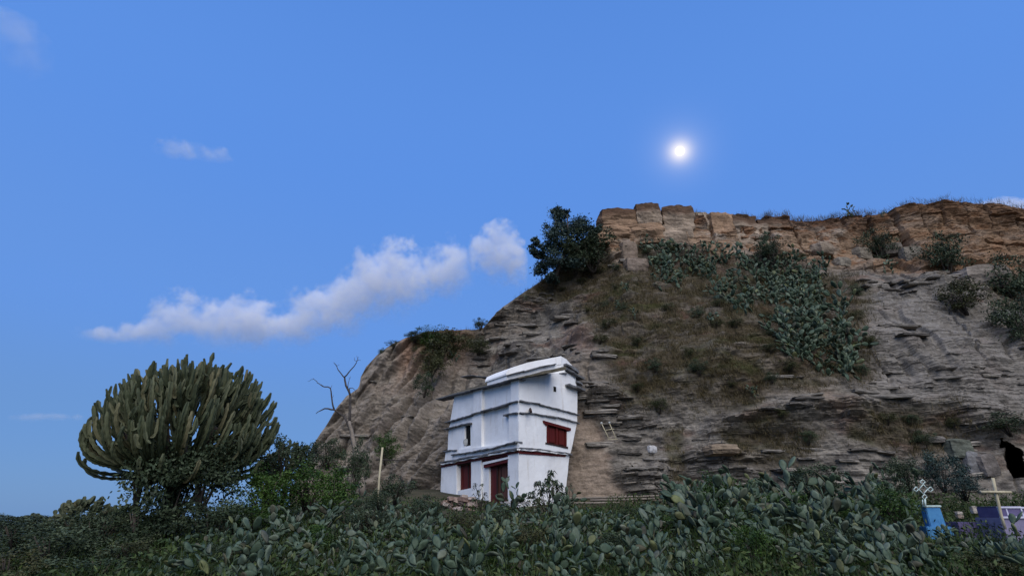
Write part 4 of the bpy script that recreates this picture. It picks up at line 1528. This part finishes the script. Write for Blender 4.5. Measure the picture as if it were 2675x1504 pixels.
def candelabra(loc, a, ht, z0, ntip, label, seed, r0=.075, lower=.0, group=None, yscale=1.0, low_arms=0):
    """crown of half width a, dome height ht above z0 (height of the fork)"""
    o = empty('candelabra_tree', loc)
    tag(o, label, 'tree', group)
    r = random.Random(seed)
    link('trunk', tube_mesh('trunk', [(0, 0, -.3), (.05, 0, z0 * .5), (0, .05, z0), (0, 0, z0 + ht * .25)], [.30 * a / 2.6, .24 * a / 2.6, .22 * a / 2.6, .12 * a / 2.6], 9), M['bark'], o)
    for k in range(9):
        an = k * 2 * math.pi / 9 + r.uniform(-.2, .2)
        dv = Vector((math.cos(an), math.sin(an) * yscale, 0))
        link('limb', tube_mesh('limb', [Vector((0, 0, z0 * .8)), dv * a * .25 + Vector((0, 0, z0 + .05)), dv * a * .5 + Vector((0, 0, z0 + ht * .18)), dv * a * .68 + Vector((0, 0, z0 + ht * .34))],
                               [.14 * a / 2.6, .11 * a / 2.6, .085 * a / 2.6, .06 * a / 2.6], 7), M['bark'], o)
    zc = z0 + ht * lower
    b_ = z0 + ht - zc
    made = []

    def add(pts, rr, sd, n_):
        made.append((Vector(pts[3]).y - .25 * (Vector(pts[3]) - Vector(pts[0])).length, pts, rr, sd, n_))

    for i in range(low_arms):
        an = i * 2.399963 + 2.6
        dv = Vector((math.cos(an), math.sin(an) * yscale, 0))
        rad = a * r.uniform(.86, 1.06)
        zt_ = zc - ht * r.uniform(.10, .34)
        tip = dv * rad + Vector((r.uniform(-.1, .1), 0, zt_))
        A = dv * rad * .2 + Vector((0, 0, z0))
        add([A, dv * rad * .62 + Vector((0, 0, zt_ - ht * .20)), dv * rad * 1.0 + Vector((0, 0, zt_ - ht * .18)), tip], r0 * .95, seed * 3000 + i, 20)
    for i in range(ntip):
        # even spread over the upper part of an ellipsoid: h from under the rim to 1 (top)
        h = -.24 + 1.22 * ((i + .5) / ntip) ** .82
        cosf = math.sqrt(max(.0, 1 - max(h, 0) ** 2.0)) if h > 0 else 1 - 1.2 * h * h
        an = i * 2.399963 + r.uniform(-.3, .3)
        shell = r.uniform(.90, 1.05) if r.random() < .75 else r.uniform(.72, .9)
        rad = a * cosf * shell
        dv = Vector((math.cos(an), math.sin(an) * yscale, 0))
        tip = dv * rad + Vector((0, 0, zc + b_ * h * shell + r.uniform(-.03, .03) * ht))
        tip.z += .10 * ht * math.sin(an * 3 + seed) * cosf * .5
        out = cosf * (.42 if h > .15 else .25)
        dr_ = (dv * out + Vector((r.uniform(-.30, .30), r.uniform(-.30, .30), 1))).normalized()
        ln = ht * r.uniform(.10, .24)
        bp = tip - dr_ * ln
        rr = r0 * r.uniform(.82, 1.2)
        if h < .22 or r.random() < .16:
            A = dv * rad * r.uniform(.22, .36) + Vector((0, 0, z0 + ht * (.02 + .30 * max(h, 0))))
            B_ = dv * rad * .80 + Vector((0, 0, A.z + ht * (.02 if h < .1 else .06)))
            C_ = bp + dv * rad * .06 - Vector((0, 0, ht * .04))
            add([A, B_, C_, tip], rr, seed * 1000 + i, 20)
        else:
            A = bp - dr_ * ln * .5 - dv * rad * .16
            add([A, A.lerp(bp, .7), bp, tip], rr, seed * 1000 + i, 12)
        if r.random() < .55:
            # a short side arm that turns up beside its parent
            sv = Vector((r.uniform(-1, 1), r.uniform(-1, .6), 0)).normalized() * r0 * r.uniform(2.2, 3.6)
            s0 = bp + dr_ * ln * r.uniform(-.3, .3)
            s1 = s0 + sv + dr_ * ln * r.uniform(.35, .85)
            add([s0, s0 + sv * .8, s0 + sv * 1.05 + dr_ * ln * .15, s1], rr * .85, seed * 5000 + i, 9)
    made.sort(key=lambda m_: m_[0])
    keep = 290 if ntip > 100 else 24
    for _, pts, rr, sd, n_ in made[:keep]:
        link('branch', spurge_branch('branch', pts, rr, sd, 4, n_), None, o)
    bm = bmesh.new()
    for _, pts, rr, sd, n_ in made[keep:]:
        tm = spurge_branch('tmp', pts, rr, sd, 4, n_)
        bm.from_mesh(tm)
        bpy.data.meshes.remove(tm)
    me = bpy.data.meshes.new('rear_branches')
    bm.to_mesh(me)
    bm.free()
    me.materials.append(M['spurge'])
    link('rear_branches', me, None, o)['kind'] = 'stuff'
    return o


bt = P(436, 1330, 16.0)
kk = 16.0 / ray(470, 1080).y / F
zb = float(ground_z(bt.x, 16.0))
z_fork = P(470, 1235, 16).z - zb
z_top = P(480, 940, 16).z - zb
A_MAIN = 218 * kk
candelabra((bt.x, 16.0, zb), A_MAIN, z_top - z_fork, z_fork, 420, 'huge candelabra euphorbia tree with a wide round crown of ribbed upright branches', 11, .051, .40, None, .85, 20)
for (cxp, top, wpx, Y, lab, sd, fork) in ((205, 1292, 72, 19.0, 'low candelabra euphorbia left of the huge one', 12, 1385), (300, 1312, 62, 18.0, 'small candelabra euphorbia half hidden beside the huge one', 13, 1390),
                                    (745, 1150, 66, 20.0, 'candelabra euphorbia between the huge one and the left cliff', 14, 1250), (78, 1338, 34, 21.0, 'tiny candelabra euphorbia on the far left skyline', 15, 1385),
                                    (695, 1210, 30, 18.5, 'narrow young euphorbia with bare upright stems right of the huge crown', 16, 1270)):
    bt2 = P(cxp, fork, Y)
    k2 = Y / ray(cxp, fork).y / F
    zg = float(ground_z(bt2.x, Y))
    tz = P(cxp, top, Y).z
    zf = max(.4, bt2.z - zg)
    candelabra((bt2.x, Y, zg), wpx * k2, tz - zg - zf, zf, 46, lab, sd, .07, .35, None, .8)

# ------------------------------------------------------------------ bare tree
def c3(x, y):
    return 750 + x / 2.632, 800 + y / 2.632


bare = empty('bare_tree', (0, 0, 0))
tag(bare, 'leafless dead tree reaching left in front of the left cliff', 'tree')
YD = 25.0
pp = lambda pts, dy=0: [P(*c3(x, y), YD + dy * i) for i, (x, y) in enumerate(pts)]
base_p = P(*c3(525, 1270), YD)
bare.location = (base_p.x, base_p.y, float(ground_z(base_p.x, base_p.y)) - .3)
bl = bare.location.copy()


def bare_part(name, pts, r0, r1, parent=None, dy=0.0):
    w = [p - bl for p in pp(pts, dy)]
    # finer, slightly crooked line
    fine = []
    for i in range(len(w) - 1):
        for kq in range(3):
            fine.append(w[i].lerp(w[i + 1], kq / 3) + Vector((rnd.uniform(-.02, .02), rnd.uniform(-.05, .05), rnd.uniform(-.02, .02))))
    fine.append(w[-1])
    rad = [r0 + (r1 - r0) * i / (len(fine) - 1) for i in range(len(fine))]
    return link(name, tube_mesh(name, fine, rad, 6), M['greywood'] if name == 'trunk' else M['deadbark'], parent or bare)


bare_part('trunk', [(525, 1290), (500, 1130), (465, 980), (440, 850), (428, 790)], .16, .07)
bare_part('limb', [(428, 795), (432, 690), (436, 610), (408, 545), (396, 490)], .065, .04)
l2 = bare_part('limb', [(440, 850), (390, 757), (320, 706), (260, 704), (225, 718), (198, 737)], .06, .014)
for pts, r0 in (([(396, 490), (350, 440), (342, 410), (325, 385)], .032), ([(396, 490), (440, 440), (470, 395), (485, 370), (490, 345)], .034), ([(415, 560), (424, 520), (428, 485)], .02),
                ([(434, 610), (425, 560), (450, 560), (472, 582), (497, 575)], .026), ([(320, 706), (306, 640), (298, 560), (245, 548), (210, 525), (185, 500), (140, 517)], .042),
                ([(485, 370), (465, 372), (462, 350)], .012), ([(485, 370), (508, 372)], .01), ([(342, 410), (330, 398), (318, 384)], .01), ([(306, 640), (318, 610)], .01),
                ([(298, 560), (310, 540)], .012), ([(185, 500), (178, 492)], .01), ([(470, 582), (472, 610), (474, 628)], .014), ([(432, 690), (415, 672), (400, 668)], .012),
                ([(340, 415), (360, 400)], .008), ([(485, 360), (478, 340)], .008), ([(428, 500), (436, 480)], .008), ([(250, 549), (235, 535)], .008)):
    bare_part('branch', pts, r0, .006)

# ------------------------------------------------------------------ post, poles, ladder, stones
YPO = 18.0
pt, pb = P(994, 1168, YPO), P(989, 1275, YPO)
pz = float(ground_z(pb.x, YPO))
post = link('wooden_post', tube_mesh('wooden_post', [Vector((0, 0, 0)), Vector((.02, 0, (pt.z - pz) * .3)), Vector((-.015, .01, (pt.z - pz) * .6)), Vector((.0, 0, pt.z - pz))], [.036, .033, .037, .034], 9), M['palewood'])
post.location = (pb.x, YPO, pz)
tag(post, 'pale upright wooden post standing among the shrubs left of the church', 'post')


def c6(x, y):
    return 1450 + x / 2.614, 950 + y / 2.614


def rod(name, pts, rad, mat, label, cat, group=None):
    c = sum(pts, Vector()) / len(pts)
    o = link(name, tube_mesh(name, [p - c for p in pts], rad, 7), M[mat])
    o.location = c
    return tag(o, label, cat, group)


rod('pole', [P(*c6(95, 918), 23.3), P(*c6(470, 908), 23.2), P(*c6(875, 893), 23.2)], [.05, .045, .025], 'greywood', 'longest grey pole lying along the foot of the cliff right of the church', 'pole')
rod('pole', [P(*c6(240, 930), 22.9), P(*c6(500, 926), 22.9), P(*c6(765, 914), 22.9)], [.05, .045, .03], 'greywood', 'shorter pale pole lying in front of the longest one at the cliff foot', 'pole')
rod('pole', [P(*c6(130, 950), 22.4), P(*c6(300, 948), 22.4), P(*c6(440, 944), 22.4)], [.04, .04, .03], 'greywood', 'short lowest pole lying below the two long ones', 'pole')
rod('pole', [P(*c3(610, 1052), 26.5), P(*c3(760, 1056), 26.8), P(*c3(880, 1052), 27.0)], [.03, .03, .02], 'deadbark', 'thin stick stretched level across the left cliff foot', 'pole')

# ladder leaning on the cliff, upper end in view
def c4(x, y):
    return 1340 + x / 5.363, 1060 + y / 5.363


YLd = 24.2
ld = empty('ladder', P(*c4(1345, 460), YLd))
tag(ld, 'pale pole ladder leaning on the cliff right of the shuttered window', 'ladder')
ll = ld.location.copy()
lp = lambda x, y, d=0: P(*c4(x, y), YLd + d) - ll
for nm, a_, b_, rr in (('rail', (1238, 238, .1), (1346, 462, -.1), .022), ('rail', (1348, 232, .1), (1450, 470, -.1), .020), ('rung', (1280, 340, -.02), (1420, 320, -.02), .018), ('rung', (1335, 466, -.12), (1468, 462, -.12), .018)):
    link(nm, tube_mesh(nm, [lp(*a_), lp(*b_)], rr, 6), M['palewood'], ld)
for (x, y) in ((1240, 238), (1350, 232)):
    link('knob', rock_mesh('knob', .045, .045, .045, int(x), (.5, .5, .48), .05, 3, .3), M['sack'], ld).location = lp(x, y, .1)
for i, (x0, y0, x1, y1, lab) in enumerate(((450, 752, 545, 740, 'upper of two pale sticks wedged in the cliff below the ladder'), (468, 815, 552, 806, 'lower of two pale sticks wedged in the cliff below the ladder'))):
    rod('stick', [P(*c6(x0, y0), 23.7), P(*c6(x1, y1), 23.7)], .022, 'greywood', lab, 'stick')

# heap of stones before the left wall
heap = empty('stone_heap', P(1197, 1318, 21.6))
heap.location.z = float(ground_z(heap.location.x, 21.6)) + .1
tag(heap, 'heap of rough brown building stones before the red window', 'stone heap')
hl = heap.location.copy()
rh = random.Random(5)
for i in range(46):
    a_ = rh.uniform(1160, 1236)
    top_ = 1286 + abs(a_ - 1200) * .55
    b_ = rh.uniform(top_, 1345)
    p = P(a_, b_, 22.2 + rh.uniform(-.35, .5) - (b_ - 1290) * .012) - hl
    me = rock_mesh('stone', rh.uniform(.11, .24), rh.uniform(.1, .18), rh.uniform(.05, .09), 700 + i, rh.choice([(.26, .19, .16), (.22, .155, .13), (.30, .24, .21), (.15, .12, .11), (.33, .28, .25)]), .2, 2, .75)
    o = link('stone', me, M['rock'], heap)
    o.location = p
    o.rotation_euler = (rh.uniform(-.4, .4), rh.uniform(-.35, .35), rh.uniform(0, 3))
stp = P(1345, 1312, 21.2)
step = link('step_slab', rock_mesh('step_slab', .55, .22, .04, 777, (.3, .3, .31), .06, 4, .9), M['rock'])
step.location = (stp.x, 21.2, stp.z)
tag(step, 'flat grey stone slab at the foot of the church corner', 'slab')

# ------------------------------------------------------------------ graves at the right
def c7(x, y):
    return 2380 + x / 8.52, 1230 + y / 8.52


YG = 15.0
lc = empty('lattice_cross', P(*c7(315, 780), YG))
tag(lc, 'pale green metal cross of open diamonds above the blue headstone', 'cross')
lcl = lc.location.copy()
gp = lambda x, y, Y=YG: P(*c7(x, y), Y)


def diamond(cx_, cy_, rx_, ry_, nm):
    pts = [(cx_, cy_ - ry_), (cx_ + rx_, cy_), (cx_, cy_ + ry_), (cx_ - rx_, cy_)]
    bm = bmesh.new()
    for i in range(4):
        tm = tube_mesh('bar', [gp(*pts[i]) - lcl, gp(*pts[(i + 1) % 4]) - lcl], .011, 6)
        bm.from_mesh(tm)
        bpy.data.meshes.remove(tm)
    me = bpy.data.meshes.new(nm)
    bm.to_mesh(me)
    bm.free()
    link(nm, me, M['iron'], lc)


diamond(255, 237, 60, 52, 'diamond')
diamond(112, 400, 55, 55, 'diamond')
diamond(432, 402, 60, 55, 'diamond')
diamond(300, 570, 55, 58, 'diamond')
diamond(272, 400, 95, 112, 'diamond')
link('upright', tube_mesh('upright', [gp(308, 620) - lcl, gp(322, 800) - lcl], .022, 7), M['iron'], lc)
link('upright', tube_mesh('upright', [gp(255, 620) - lcl, gp(262, 760) - lcl], .014, 7), M['iron'], lc)


def box_obj(name, cx_, cy_, z0, z1, wx, wy, rz, mat, parent=None, bev=.015, taper=0.0):
    bm = bmesh.new()
    bmesh.ops.create_cube(bm, size=1)
    for v in bm.verts:
        k = 1 - taper * (v.co.z + .5)
        v.co = Vector((v.co.x * wx * k, v.co.y * wy * k, (v.co.z + .5) * (z1 - z0)))
    bmesh.ops.bevel(bm, geom=bm.edges[:], offset=bev, segments=2, affect='EDGES')
    me = bpy.data.meshes.new(name)
    bm.to_mesh(me)
    bm.free()
    o = link(name, me, mat, parent)
    o.location = (cx_, cy_, z0)
    o.rotation_euler = (0, 0, rz)
    return o


a_, b_, c_ = gp(330, 790), gp(720, 790), gp(520, 1200)
hs = empty('headstone', ((a_.x + b_.x) / 2, YG + .25, c_.z - .25))
tag(hs, 'small sky-blue painted headstone block under the lattice cross', 'headstone')
w_ = (b_.x - a_.x)
box_obj('block', w_ * .12, 0, 0, a_.z - c_.z + .25, w_ * .82, .34, -.25, M['bluepaint'], hs, .02, .10)
box_obj('foot', w_ * .05, 0, -.1, .22, w_ * 1.25, .5, -.25, M['bluepaint'], hs, .02)
box_obj('cap', w_ * .12, 0, a_.z - c_.z + .24, a_.z - c_.z + .29, w_ * .86, .36, -.25, M['iron'], hs, .01)

# yellow wooden cross
YX = 13.2
wc = empty('wooden_cross', gp(2050, 1230, YX))
tag(wc, 'pale yellow wooden cross standing before the purple tomb', 'cross')
wl_ = wc.location.copy()
link('upright', tube_mesh('upright', [gp(2100, 1290, YX) - wl_, gp(2010, 1000, YX) - wl_, gp(1905, 560, YX) - wl_, gp(1880, 440, YX) - wl_, gp(1818, 150, YX) - wl_], [.030, .032, .036, .034, .034], 8), M['palewood'], wc)
link('crossbar', tube_mesh('crossbar', [gp(1550, 462, YX - .05) - wl_, gp(1890, 462, YX - .05) - wl_, gp(2225, 470, YX - .05) - wl_], [.034, .031, .034], 8), M['palewood'], wc)


# purple tombs
def tomb(p_left_bot, wid, dep, h0, h1, rz, label, lower=M['lilac']):
    o = empty('tomb', p_left_bot, rz)
    tag(o, label, 'tomb')
    box_obj('plinth', 0, 0, -.5, h0, wid * 1.25, dep * 1.2, 0, lower, o)
    box_obj('chest', 0, 0, h0, h0 + h1, wid, dep, 0, M['purple'], o)
    t_ = .035
    zz = h0 + h1
    for nm, x_, z0_, z1_, wx_ in (('edging', 0, zz - t_, zz + .006, wid + .012), ('edging', -wid / 2 + t_ / 2, h0 + .03, zz - t_ - .003, t_), ('edging', wid / 2 - t_ / 2, h0 + .03, zz - t_ - .003, t_), ('edging', 0, h0 - .02, h0 + .028, wid * 1.25 + .012)):
        box_obj(nm, x_, -dep / 2 - (.12 * dep if z0_ < h0 else .004), z0_, z1_, wx_, .05, 0, M['whitepaint'], o, .004)
    box_obj('edging', 0, 0, zz + .001, zz + .012, wid + .01, dep + .01, 0, M['lilac'], o, .003)
    return o


YT_ = 14.6
a_, b_ = gp(1975, 1030, YT_), gp(2420, 1030, YT_)
zt = gp(2100, 790, YT_).z
tomb(((a_.x + b_.x) / 2 + .12, YT_ + .4, a_.z - .42), (b_.x - a_.x) * 1.08, .8, .42, zt - a_.z, -.12, 'purple painted box tomb with white edges behind the yellow cross')
a_, b_ = gp(2440, 1030, YT_ - .3), gp(2900, 1030, YT_ - .3)
tomb(((a_.x + b_.x) / 2, YT_ + .4, a_.z - .42), (b_.x - a_.x) * .95, .8, .42, gp(2450, 800, YT_).z - a_.z, -.12, 'purple box tomb cut off by the right edge of the picture')
a_, b_ = gp(1040, 1130, 15.6), gp(1520, 1130, 15.6)
sl = box_obj('grave_slab', (a_.x + b_.x) / 2, 15.9, a_.z - .6, a_.z, (b_.x - a_.x) * 1.0, .7, -.1, M['purple'])
tag(sl, 'low dark purple grave slab left of the box tombs', 'grave')
for i, (x, y, w, lab) in enumerate(((1410, 860, 42, 'pale angular stone behind the low purple slab'), (1080, 1010, 40, 'small brown stone left of the low purple slab'), (1060, 930, 38, 'small pale stone above the low purple slab'))):
    p = gp(x, y, 16.4)
    kq = 16.4 / F / 8.52 * 1.1
    o = link('rock', rock_mesh('rock', w * kq * 1.4, w * kq, w * kq * 1.5 if i == 0 else w * kq * .7, 640 + i, (.32, .29, .25) if i != 1 else (.22, .18, .15), .25, 3, .6), M['rock'])
    o.location = p
    tag(o, lab, 'rock')

# ------------------------------------------------------------------ loose growth (uncountable)
g = np.random.default_rng(99)


def blades(name, base, hgt, wid, gg, mat, lean_=.5):
    n = len(base)
    a = gg.uniform(0, 6.283, n)
    d = np.stack([np.cos(a), np.sin(a), np.zeros(n)], 1)
    up = np.stack([gg.normal(0, lean_, n), gg.normal(0, lean_, n), np.ones(n)], 1)
    up /= np.linalg.norm(up, axis=1, keepdims=True)
    h = hgt * (.4 + .9 * gg.random((n, 1)))
    v = np.stack([base - d * wid, base + d * wid, base + up * h], 1).reshape(-1, 3)
    me = np_mesh(name, v, np.arange(n * 3).reshape(n, 3), False, {'v': ('FLOAT', np.repeat(gg.random(n), 3))})
    me.materials.append(mat)
    return me


# dry grass on the brown parts of the cliff, in tufts
wgt = (soil0 * (~dm)).ravel() * (np.gradient(ZZ, axis=0).ravel())
wgt = wgt * (.25 + sstep(-.1, .3, fbm(XX * .8, YY * .8, ZZ * .8, 2, 123)).ravel())
ids = g.choice(len(wgt), 9000, p=wgt / wgt.sum())
cb = np.stack([CX.ravel()[ids], CY.ravel()[ids], CZ.ravel()[ids]], 1)
cb = np.repeat(cb, 9, 0) + g.normal(size=(9 * len(cb), 3)) * np.array((.10, .06, .04))
o = link('dry_grass', blades('dry_grass', cb, .30, .012, g, M['grass'], .45))
tag(o, 'dry brown grass in tufts over the slope of the cliff', 'grass', kind='stuff')
# thin grass along the crest
ci = g.integers(360, NC - 60, 900)
cb = np.stack([CX[-1, ci], CY[-1, ci], CZ[-1, ci]], 1)
cb = np.repeat(cb, 7, 0) + g.normal(size=(7 * len(cb), 3)) * np.array((.10, .25, .02))
o = link('crest_grass', blades('crest_grass', cb, .38, .010, g, M['grass'], .3))
tag(o, 'thin dry grass along the top edge of the cliff', 'grass', kind='stuff')
# weeds between the cacti
n = 90000
yy = g.uniform(6.5, 23, n)
xx = g.uniform(-1.0, 1.08, n) * yy
zz = ground_z(xx, yy)
keep = fbm(xx * .5, yy * .5, 0 * xx, 3, 321) > -.25
c = np.stack([xx, yy, zz + g.random(n) ** 1.5 * np.where((yy > 15) & (xx > -.3 * yy) & (xx < .17 * yy), .28, .55)], 1)[keep]
o = link('weeds', leaf_quads('weeds', c, .11, .42, g, M['weeds'], None, .8))
tag(o, 'dark green weeds covering the ground between the cacti', 'weeds', kind='stuff')
ids = (g.random(n) < .20) & ~((yy > 13) & (xx > -.3 * yy) & (xx < .17 * yy))
cb = np.stack([xx, yy, zz], 1)[ids]
o = link('tall_grass', blades('tall_grass', cb, .62, .010, g, M['weeds'], .28))
tag(o, 'tall thin grass standing among cacti and shrubs', 'grass', kind='stuff')

# ------------------------------------------------------------------ moon and clouds
MDIST = 9000.0
bm = bmesh.new()
bmesh.ops.create_uvsphere(bm, u_segments=32, v_segments=16, radius=MDIST * .0080)
me = bpy.data.meshes.new('moon')
bm.to_mesh(me)
bm.free()
for p in me.polygons:
    p.use_smooth = True
m, nt, b = new_mat('moonlight')
n1 = noise_node(nt, .02, 3)
b.inputs['Base Color'].default_value = (.1, .1, .1, 1)
b.inputs['Emission Color'].default_value = (1.0, .93, .78, 1)
b.inputs['Emission Strength'].default_value = 2.0
moon = link('moon', me, m)
moon.location = CAM + MD * MDIST
tag(moon, 'bright full moon glowing above the cliff', 'moon')


def cloud_mat(name, dens, prof, c0, Y, nscale, seed, depth, soft, amp):
    """vapour whose density follows a long profile (picture x, top, bottom) with billows on it"""
    m = bpy.data.materials.new(name)
    m.use_nodes = True
    nt = m.node_tree
    nt.nodes.clear()
    N, L = nt.nodes, nt.links
    out = N.new('ShaderNodeOutputMaterial')
    v = N.new('ShaderNodeVolumePrincipled')
    v.inputs['Color'].default_value = (.965, .97, 1.0, 1)
    v.inputs['Anisotropy'].default_value = 0.0
    t = N.new('ShaderNodeTexCoord')
    sp = N.new('ShaderNodeSeparateXYZ')
    L.new(t.outputs['Object'], sp.inputs[0])
    W = [(P(a, (tp + bt) / 2, Y) - c0, (P(a, tp, Y) - P(a, bt, Y)).length / 2) for a, tp, bt in prof]
    x0, x1 = W[0][0].x, W[-1][0].x
    zs = [w[0].z for w in W]
    zlo, zhi = min(zs) - 1, max(zs) + 1
    hmax = max(w[1] for w in W)

    def math_(op, a, b_=None, c_=None):
        n = N.new('ShaderNodeMath')
        n.operation = op
        for k_, q_ in enumerate((a, b_, c_)):
            if q_ is None:
                continue
            if isinstance(q_, (int, float)):
                n.inputs[k_].default_value = q_
            else:
                L.new(q_, n.inputs[k_])
        return n.outputs[0]

    u = math_('DIVIDE', math_('SUBTRACT', sp.outputs['X'], x0), x1 - x0)

    def table(vals):
        r = N.new('ShaderNodeValToRGB')
        e = r.color_ramp.elements
        us = [(w[0].x - x0) / (x1 - x0) for w in W]
        e[0].position, e[0].color = 0, (vals[0],) * 3 + (1,)
        e[1].position, e[1].color = 1, (vals[-1],) * 3 + (1,)
        for p_, c_ in zip(us[1:-1], vals[1:-1]):
            k_ = e.new(p_)
            k_.color = (c_, c_, c_, 1)
        L.new(u, r.inputs[0])
        return r.outputs[0]

    zc = math_('MULTIPLY_ADD', table([(z - zlo) / (zhi - zlo) for z in zs]), zhi - zlo, zlo)
    hh = math_('MULTIPLY', table([w[1] / hmax for w in W]), hmax)
    q = math_('DIVIDE', math_('SUBTRACT', sp.outputs['Z'], zc), hh)
    qy = math_('DIVIDE', sp.outputs['Y'], math_('MULTIPLY', hh, depth))
    r2 = math_('ADD', math_('MULTIPLY', q, q), math_('MULTIPLY', qy, qy))
    ends = math_('MULTIPLY', math_('MINIMUM', math_('MULTIPLY', u, 14), 1), math_('MINIMUM', math_('MULTIPLY', math_('SUBTRACT', 1.0, u), 14), 1))
    n = N.new('ShaderNodeTexNoise')
    n.noise_dimensions = '4D'
    n.inputs['W'].default_value = seed
    n.inputs['Scale'].default_value = nscale
    n.inputs['Detail'].default_value = 7
    n.inputs['Roughness'].default_value = .62
    L.new(t.outputs['Object'], n.inputs['Vector'])
    bil = math_('MULTIPLY', math_('SUBTRACT', n.outputs['Fac'], .5), amp)
    f = math_('ADD', math_('SUBTRACT', .78, r2), bil)
    mr = N.new('ShaderNodeMapRange')
    mr.interpolation_type = 'SMOOTHSTEP'
    mr.inputs['From Min'].default_value = 0.0
    mr.inputs['From Max'].default_value = soft
    L.new(f, mr.inputs['Value'])
    lo = N.new('ShaderNodeMapRange')
    lo.interpolation_type = 'SMOOTHSTEP'
    lo.inputs['From Min'].default_value = -1.0
    lo.inputs['From Max'].default_value = 0.75
    lo.inputs['To Min'].default_value = 0.0
    L.new(q, lo.inputs['Value'])
    d = math_('MULTIPLY', math_('MULTIPLY', mr.outputs[0], lo.outputs[0]), math_('MULTIPLY', math_('MAXIMUM', ends, 0.0), dens))
    L.new(d, v.inputs['Density'])
    L.new(v.outputs[0], out.inputs['Volume'])
    m.cycles.volume_step_rate = .10
    return m


YCL = 1500.0


def cloud_mesh(name, puffs, Y, seed, jitter=.5, sub=5, vox=7.0):
    """one closed skin round all the puffs (picture x, y, radius)"""
    r = random.Random(seed)
    bm = bmesh.new()
    c0 = P(puffs[0][0], puffs[0][1], Y)
    for (a, bq, rad) in puffs:
        kk = Y / ray(a, bq).y / F
        for s in range(sub):
            f = 1.0 if s == 0 else r.uniform(.35, .7)
            off = Vector((0, 0, 0)) if s == 0 else Vector((r.gauss(0, 1), r.gauss(0, 1), r.gauss(0, .7))).normalized() * rad * kk * jitter * r.uniform(.8, 1.5)
            mtx = Matrix.Translation(P(a, bq, Y) - c0 + off) @ Matrix.Scale(rad * kk * f * .85, 4)
            bmesh.ops.create_icosphere(bm, subdivisions=2, radius=1, matrix=mtx)
    me = bpy.data.meshes.new(name + '_raw')
    bm.to_mesh(me)
    bm.free()
    tmp = bpy.data.objects.new('tmp', me)
    C.objects.link(tmp)
    rm = tmp.modifiers.new('r', 'REMESH')
    rm.mode = 'VOXEL'
    rm.voxel_size = vox
    dg = bpy.context.evaluated_depsgraph_get()
    out = bpy.data.meshes.new_from_object(tmp.evaluated_get(dg))
    out.name = name
    bpy.data.objects.remove(tmp)
    bpy.data.meshes.remove(me)
    v = np.zeros(len(out.vertices) * 3, np.float32)
    out.vertices.foreach_get('co', v)
    v = v.reshape(-1, 3).astype(float)
    nn = np.zeros(len(out.vertices) * 3, np.float32)
    out.vertices.foreach_get('normal', nn)
    nn = nn.reshape(-1, 3)
    dd = vox * 2.2 * fbm(v[:, 0] / (vox * 6), v[:, 1] / (vox * 6), v[:, 2] / (vox * 6), 3, seed)
    v = v + nn * dd[:, None]
    out.vertices.foreach_set('co', v.astype(np.float32).ravel())
    for p in out.polygons:
        p.use_smooth = True
    out.update()
    return out, c0


def cloud(prof, label, dens, seed, nscale=.016, Y=YCL, vox=9.0, depth=1.2, soft=.55, amp=2.6, grow=1.25):
    """prof: picture points (x, top, bottom) along the cloud"""
    xs = [p[0] for p in prof]
    puffs = []
    x = xs[0]
    while x <= xs[-1]:
        tp, bt = np.interp(x, xs, [p[1] for p in prof]), np.interp(x, xs, [p[2] for p in prof])
        puffs.append((x, (tp + bt) / 2, max((bt - tp) / 2 * grow, 6)))
        x += max((bt - tp) * .3, 6)
    me, c0 = cloud_mesh('cloud', puffs, Y, seed, vox=vox, jitter=.35)
    o = link('cloud', me, cloud_mat('cloud_vapour', dens, prof, c0, Y, nscale, seed, depth, soft, amp))
    o.location = c0
    return tag(o, label, 'cloud')


BANK = [(195, 852, 888), (250, 855, 895), (310, 850, 905), (370, 836, 910), (420, 815, 908), (450, 775, 905), (480, 765, 900), (520, 775, 905), (570, 800, 915), (620, 785, 920), (670, 782, 922),
        (730, 800, 915), (780, 780, 910), (830, 752, 900), (890, 728, 885), (940, 700, 865), (960, 672, 855), (1000, 668, 840), (1040, 645, 825), (1070, 645, 812), (1110, 680, 800),
        (1150, 655, 790), (1180, 625, 780), (1210, 632, 772), (1240, 690, 765)]
cloud(BANK, 'long white cumulus bank rising to the right behind the candelabra tree', .021, 31, .019, depth=1.5, amp=6.5, soft=1.0, grow=1.9)
cloud([(1225, 640, 720), (1255, 615, 725), (1290, 602, 735), (1325, 604, 742), (1350, 620, 748), (1380, 660, 745)], 'small white cloud tuft at the right end of the bank near the cliff-top tree', .024, 44, .020, vox=7, amp=7.0, soft=1.0, depth=1.6, grow=2.0)
cloud([(400, 380, 408), (440, 368, 412), (470, 366, 416), (500, 380, 420), (540, 384, 422), (580, 386, 424), (612, 400, 424)], 'small faint white cloud alone high in the left sky', .009, 51, .022, vox=6, amp=5.5, soft=1.1, depth=1.6, grow=1.9)
cloud([(20, 1078, 1104), (80, 1076, 1104), (140, 1076, 1102), (215, 1080, 1104)], 'thin white cloud streak low at the left edge of the sky', .016, 61, .02, vox=5, soft=.9)
cloud([(2520, 535, 580), (2570, 522, 590), (2620, 515, 590), (2690, 520, 600), (2760, 540, 600)], 'pale cloud peeping over the cliff top at the right edge', .020, 71, .02, vox=7, amp=4, soft=.9)
cloud([(-30, 30, 110), (10, 20, 120), (45, 30, 200), (80, 60, 210)], 'very faint cloud wisp in the top left corner of the sky', .0022, 81, .012, vox=8, soft=1.2, amp=5.0)
